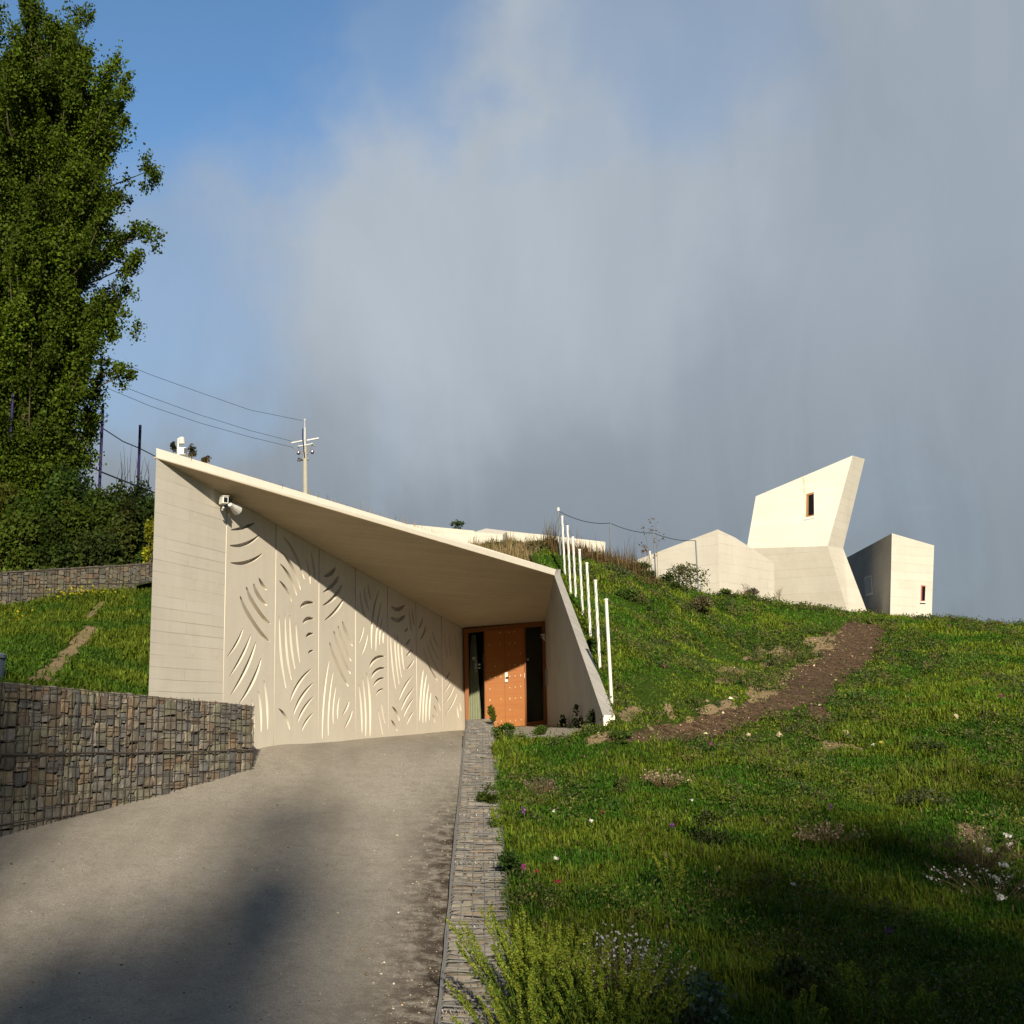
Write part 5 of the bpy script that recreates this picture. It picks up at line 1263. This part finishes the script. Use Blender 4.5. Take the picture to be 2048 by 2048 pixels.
for i, (px, py, r, hh, c, lab) in enumerate([(1425,1690,.30,.30,(.03,.042,.012),'dark bushy tuft in the middle of the meadow'),(1025,1760,.16,.26,(.03,.062,.010),'dark leafy weed against the basket wall'),(975,1612,.17,.24,(.045,.07,.010),'leafy weed overhanging the basket wall'),(1400,2060,.22,.3,(.06,.10,.07),'blue-green broad-leaved weed at the bottom edge'),(1600,2000,.2,.25,(.04,.06,.02),'low dull weed at the bottom right'),(1545,1605,.10,.13,(.07,.13,.02),'bright rosette weed in the lit meadow'),(1245,1590,.14,.2,(.06,.075,.02),'olive weed in the upper middle of the meadow'),(1860,1510,.3,.25,(.04,.062,.02),'grey-green weed patch at the upper right of the meadow'),(1860,1620,.4,.28,(.05,.06,.025),'olive weed patch at the right of the meadow'),(1240,1478,.25,.16,(.05,.085,.014),'green weed patch at the foot of the wing wall'),(1010,1468,.22,.22,(.045,.085,.010),'green weed growing over the edge of the entrance slab'),(1078,1468,.18,.18,(.05,.085,.012),'small weed at the middle of the entrance slab edge'),(985,1440,.10,.32,(.08,.10,.012),'upright sunlit weed at the far end of the basket wall')]):
    q = ground_hit(px, py) if py > 1480 else None
    if q is None: q = P(px, py, 20.5 if px < 1000 else (16.4 if px > 1200 else 18.8)); q[2] -= .06
    shrub('meadow_weed', q, r, r, hh, 620, .035, c, lab, 400+i*2, 'plant', 'leafy weeds in the meadow', lumps=8, stems=3, gap=.55)
# weeds along the foot of the wing wall
for i, (px, hh, lab) in enumerate([(1132,.42,'dark weed at the foot of the wing wall nearest the door'),(1162,.42,'dark pointed weed at the middle foot of the wing wall'),(1189,.34,'dark weed at the foot of the wing wall nearest its end')]):
    f = (px-1094)/113.; q = D_b*(1-f)+F_b*f; f2 = (px-700)/2200.; 
    q = P(px, 1455, 26-9*f**.62) + np.array([-.07,0,-.06]); shrub('wall_weed', q, .14, .14, hh, 420, .04, (.018,.028,.008), lab, 440+i*2, 'plant', lumps=6, stems=3, gap=.5)
# single flowers
fcol = {'purple':(.20,.06,.26),'magenta':(.42,.05,.28),'red':(.30,.05,.05),'white':(.62,.62,.60),'yellow':(.65,.55,.10)}
fl_ = [(1048,1648,'purple','purple flower spike close to the basket wall, upper one'),(1048,1760,'magenta','magenta flower close to the basket wall, lower one'),(1334,1738,'purple','purple flower right of the dark grass hollow'),(1345,1680,'purple','purple flower above the small spiked plant'),(1207,1654,'red','red flower beside a tiny white one'),(1116,1795,'red','red flower above the white-flowered bush'),(1075,1775,'red','faint red flower cluster near the basket wall'),
       (1183,1668,'white','white flower in the left meadow, upper right one'),(1113,1745,'white','white flower in the left meadow, lowest one'),(1108,1650,'white','white flower in the left meadow near the purple spike'),(2005,1412,'magenta','magenta flower at the far right edge'),(1424,1510,'magenta','magenta flower just under the dirt path'),(1664,1638,'purple','purple flower in mid meadow'),(2018,1700,'white','largest white flower at the right edge, topmost'),(2021,1720,'white','second white flower at the right edge'),
       (1978,1728,'white','third white flower left of the right edge group'),(2014,1760,'white','white flower below the right edge group'),(1995,1786,'white','low white flower over the dark grass at right'),(2006,1830,'white','lowest white flower at the right edge'),(1589,1802,'white','lone white flower in the shaded grass'),(1748,1512,'white','white flower beside the pale patch at the upper right'),(1763,1508,'yellow','yellowish flower at the upper right of the meadow'),(1385,1625,'white','tiny pale flower left of the dark tuft'),(1780,1900,'purple','dark purple flower in the shaded grass')]
for i, (px, py, c, lab) in enumerate(fl_):
    q = ground_hit(px, py); g = np.random.default_rng(500+i); hh = .05*q[1]/10+.07; t = thing('wild_flower', q, lab, 'flower', 'single wild flowers in the meadow')
    mb = MB(); mb.tube([q, q+np.array([.01,0,hh*.5]), q+np.array([0,0,hh])], .0025, 4); mb.build('stem', M['gstem'], t, uv=False)
    big = 1.6 if c == 'white' and px > 1970 else 1.; C = q+np.array([0,0,hh])+g.normal(0, 1, (22, 3))*np.array([.010,.010,.018 if c in ('purple','magenta') else .006])*big
    link('petal', leaves_mesh('petal', C, .022*big*g.uniform(.7, 1.3, 22), vary(fcol[c], 22, g, .15, .03), 501+i, .3, .9, M['petal']), t)
for i, (px, py, w_, lab) in enumerate([(160,1200,.9,'yellow-flowered weed patch at the top of the left lawn'),(32,1248,.3,'small yellow-flowered weed on the left lawn')]):
    q = ground_hit(px, py, lawn_z, 14., 33.); g = np.random.default_rng(560+i); t = thing('yellow_weed', q, lab, 'plant'); n = 260 if i == 0 else 60
    C = q+np.stack([g.normal(0, w_*.45, n), g.normal(0, .3, n), np.abs(g.normal(.18, .1, n))], 1); link('blossom', leaves_mesh('blossom', C, .07*g.uniform(.5, 1.2, n), vary((.30,.28,.012), n, g, .25), 561+i), t)
    C = q+np.stack([g.normal(0, w_*.5, n), g.normal(0, .3, n), np.abs(g.normal(.06, .08, n))], 1); link('foliage', leaves_mesh('foliage', C, .08, vary((.05,.085,.01), n, g, .25), 571+i), t)

# ------------------------------------------------------------------ trees behind the photographer that shade the foreground
def prof2(h): return float(np.interp(h, [0,.15,.35,.6,.85,1.,1.1], [.5,.8,1.,.95,.7,.4,.25]))
SUN_EL, SUN_AZ = math.radians(25.), math.radians(.5)         # sun behind the camera, a touch to the right
SHADE = [(3.5,9.4,1.5,'slender poplar behind the viewpoint, in line with the near meadow'),(6.0,11.2,2.6,'broad poplar behind the viewpoint, in line with the middle of the meadow'),(10.4,11.8,3.0,'big poplar behind the viewpoint, in line with the right of the meadow'),(5.2,9.0,2.6,'bushy low poplar behind the viewpoint'),(8.2,10.2,2.8,'second bushy poplar behind the viewpoint, towards the right of the meadow'),(15.,12.,3.,'rightmost big poplar behind the viewpoint'),(-.7,10.4,1.0,'slim poplar behind the viewpoint, in line with the driveway'),
         (-3.9,14.0,.7,'poplar behind the viewpoint, in line with the stone wall'),(-9.2,15.,1.6,'leftmost poplar behind the viewpoint'),(-2.0,13.8,.45,'thin poplar behind the viewpoint, tallest near the stone wall'),(1.9,7.9,1.0,'small poplar behind the viewpoint, in line with the wire basket wall')]
for i, (x, y, Rm, lab) in enumerate(SHADE):
    yt = -74.-2*(i % 3); L_ = (y-yt); gz = float(road_z(np.array([x]), np.array([y]))[0]); top = gz + L_*math.tan(SUN_EL)
    hx = x + L_*math.tan(SUN_AZ); zb0 = -2.4 + ((-yt-52)/88.)**.9*46*.95 - 1.5
    poplar('poplar_tree', (hx, yt, zb0), top-zb0+.3, Rm, int(50+44*Rm), 420, .5, (.05,.075,.012), lab, 600+i*3, prof2, lo=.1, sig=.45, trunks=2)

# ------------------------------------------------------------------ sky, sun, camera
# sun behind the camera, a touch to the right
w = bpy.data.worlds.new('World'); sc.world = w; w.use_nodes = True; nt = w.node_tree; nt.nodes.clear()
out = nt.nodes.new('ShaderNodeOutputWorld'); bg = nt.nodes.new('ShaderNodeBackground'); nt.links.new(bg.outputs[0], out.inputs[0])
sky = nt.nodes.new('ShaderNodeTexSky'); sky.sky_type = 'NISHITA'; sky.sun_disc = False; sky.sun_elevation = SUN_EL; sky.sun_rotation = math.pi-SUN_AZ; sky.altitude = 600; sky.air_density = 1.; sky.dust_density = .6; sky.ozone_density = 1.6
dirv = nt.nodes.new('ShaderNodeTexCoord').outputs['Generated']
SKYK = .085
bg.inputs[1].default_value = SKYK
def blob(d3, r0, r1):
    """1 inside r0 radians of the direction d3, 0 beyond r1"""
    d3 = np.array(d3)/np.linalg.norm(d3)
    dn = N(nt, 'ShaderNodeVectorMath', operation='DOT_PRODUCT'); nt.links.new(wv, dn.inputs[0]); dn.inputs[1].default_value = tuple(d3)
    mr = N(nt, 'ShaderNodeMapRange', interpolation_type='SMOOTHSTEP'); nt.links.new(dn.outputs['Value'], mr.inputs[0]); mr.inputs[1].default_value = math.cos(r1); mr.inputs[2].default_value = math.cos(r0); return mr.outputs[0]
# a wobbled direction makes soft wispy edges
wn1 = N(nt, 'ShaderNodeTexNoise', ins={'Scale': 3.2, 'Detail': 6., 'Roughness': .58}); nt.links.new(mapping(nt, dirv, (1.,1.,1.)), wn1.inputs['Vector'])
va = N(nt, 'ShaderNodeVectorMath', operation='MULTIPLY_ADD'); nt.links.new(wn1.outputs['Color'], va.inputs[0]); va.inputs[1].default_value = (.34,.34,.34)
v2 = N(nt, 'ShaderNodeVectorMath', operation='ADD'); nt.links.new(dirv, v2.inputs[0]); v2.inputs[1].default_value = (-.17,-.17,-.17); nt.links.new(v2.outputs[0], va.inputs[2]); 
nv = N(nt, 'ShaderNodeVectorMath', operation='NORMALIZE'); nt.links.new(va.outputs[0], nv.inputs[0]); wv = nv.outputs[0]
clear = blob(ray(330, 0), .11, .25); clear2 = blob(ray(760, -40), .02, .15); clear3 = blob(ray(1120, 230), .0, .045); clear4 = blob(ray(230, 520), .04, .20); clear5 = blob(ray(1330, 10), .02, .12)
behind = N(nt, 'ShaderNodeMapRange', interpolation_type='SMOOTHSTEP'); sy = N(nt, 'ShaderNodeSeparateXYZ'); nt.links.new(dirv, sy.inputs[0]); nt.links.new(sy.outputs['Y'], behind.inputs[0]); behind.inputs[1].default_value = .15; behind.inputs[2].default_value = -.25
cl = math_(nt, 'MAXIMUM', clear, math_(nt, 'MULTIPLY', clear2, .75)); cl = math_(nt, 'MAXIMUM', cl, math_(nt, 'MULTIPLY', clear3, .12)); cl = math_(nt, 'MAXIMUM', cl, math_(nt, 'MULTIPLY', clear4, .42)); cl = math_(nt, 'MAXIMUM', cl, math_(nt, 'MULTIPLY', clear5, .35))
cl = math_(nt, 'MAXIMUM', cl, math_(nt, 'MULTIPLY', behind.outputs[0], .35))
soft = noise(nt, mapping(nt, dirv, (5.6, 4., 1.9), (0, .12, 0)), 1., 7, .55, .5)
veil = math_(nt, 'ADD', 1.1, math_(nt, 'MULTIPLY', math_(nt, 'SUBTRACT', soft, .47), .9), clamp=True)
cov = math_(nt, 'MULTIPLY', math_(nt, 'SUBTRACT', 1., cl), veil, clamp=True)
bright = blob(ray(960, 430), .03, .27)
low = N(nt, 'ShaderNodeSeparateXYZ'); nt.links.new(dirv, low.inputs[0])
lowf = ramp(nt, low.outputs['Z'], [(.0, 1.), (.14, .8), (.36, 0.)])
cov = math_(nt, 'MAXIMUM', cov, ramp(nt, low.outputs['Z'], [(.16, .97), (.36, 0.)]))
C_MID, C_BRI, C_LOW = (.305,.352,.41), (.415,.465,.52), (.185,.218,.245)
kk = 1/SKYK
ax = np.array([.147,.97,.19]); ax /= np.linalg.norm(ax)
cc = mixc(nt, lowf, C_MID, C_LOW); cc = mixc(nt, math_(nt, 'MULTIPLY', bright, .85), cc, C_BRI)
streak = noise(nt, mapping(nt, dirv, (17., 9., 3.2), (0, .12, 0)), 1., 5, .6, .8)
cc = mixc(nt, math_(nt, 'MULTIPLY', ramp(nt, soft, [(.34, 0.), (.70, 1.)]), .36), cc, (.22,.265,.325))
cc = mixc(nt, math_(nt, 'MULTIPLY', ramp(nt, streak, [(.42, 0.), (.76, 1.)]), .12), cc, (.48,.52,.57))
dax = N(nt, 'ShaderNodeVectorMath', operation='DOT_PRODUCT'); nt.links.new(dirv, dax.inputs[0]); dax.inputs[1].default_value = tuple(ax)
outer = N(nt, 'ShaderNodeMapRange', interpolation_type='SMOOTHSTEP'); nt.links.new(dax.outputs['Value'], outer.inputs[0]); outer.inputs[1].default_value = math.cos(math.radians(37)); outer.inputs[2].default_value = math.cos(math.radians(62))
cc = mixc(nt, outer.outputs[0], cc, (.055,.065,.082))
sc2 = N(nt, 'ShaderNodeVectorMath', operation='SCALE'); nt.links.new(cc, sc2.inputs[0]); sc2.inputs['Scale'].default_value = kk*.80
skyc = mixc(nt, 1., sky.outputs[0], (1.02,1.30,1.42), 'MULTIPLY')
fin = mixc(nt, cov, (0,0,0), (0,0,0)); mm = nt.nodes[-1]; nt.links.new(skyc, mm.inputs[6]); nt.links.new(sc2.outputs[0], mm.inputs[7])
nt.links.new(fin, bg.inputs[0])
sun = bpy.data.lights.new('sun', 'SUN'); sun.energy = 4.6; sun.angle = math.radians(.8); sun.color = (1., .885, .71)
so = bpy.data.objects.new('sun', sun); COL.objects.link(so)
dvec = Vector((-math.sin(SUN_AZ)*math.cos(SUN_EL), math.cos(SUN_AZ)*math.cos(SUN_EL), -math.sin(SUN_EL)))
so.rotation_euler = dvec.to_track_quat('-Z', 'Y').to_euler(); so.location = (0, -20, 30)
cam = bpy.data.cameras.new('camera'); cam.sensor_width = 36.; cam.sensor_fit = 'HORIZONTAL'; cam.lens = F/2048*36; cam.shift_x = (1024-CX)/2048; cam.shift_y = 0.
cam.clip_end = 9000; cam.clip_start = .05
co = bpy.data.objects.new('camera', cam); COL.objects.link(co); co.rotation_euler = (math.pi/2+TH, 0, 0); sc.camera = co
sc.render.resolution_x = 1024; sc.render.resolution_y = 1024
sc.view_settings.view_transform = 'Standard'; sc.view_settings.look = 'None'; sc.view_settings.exposure = .56; sc.view_settings.gamma = 1.
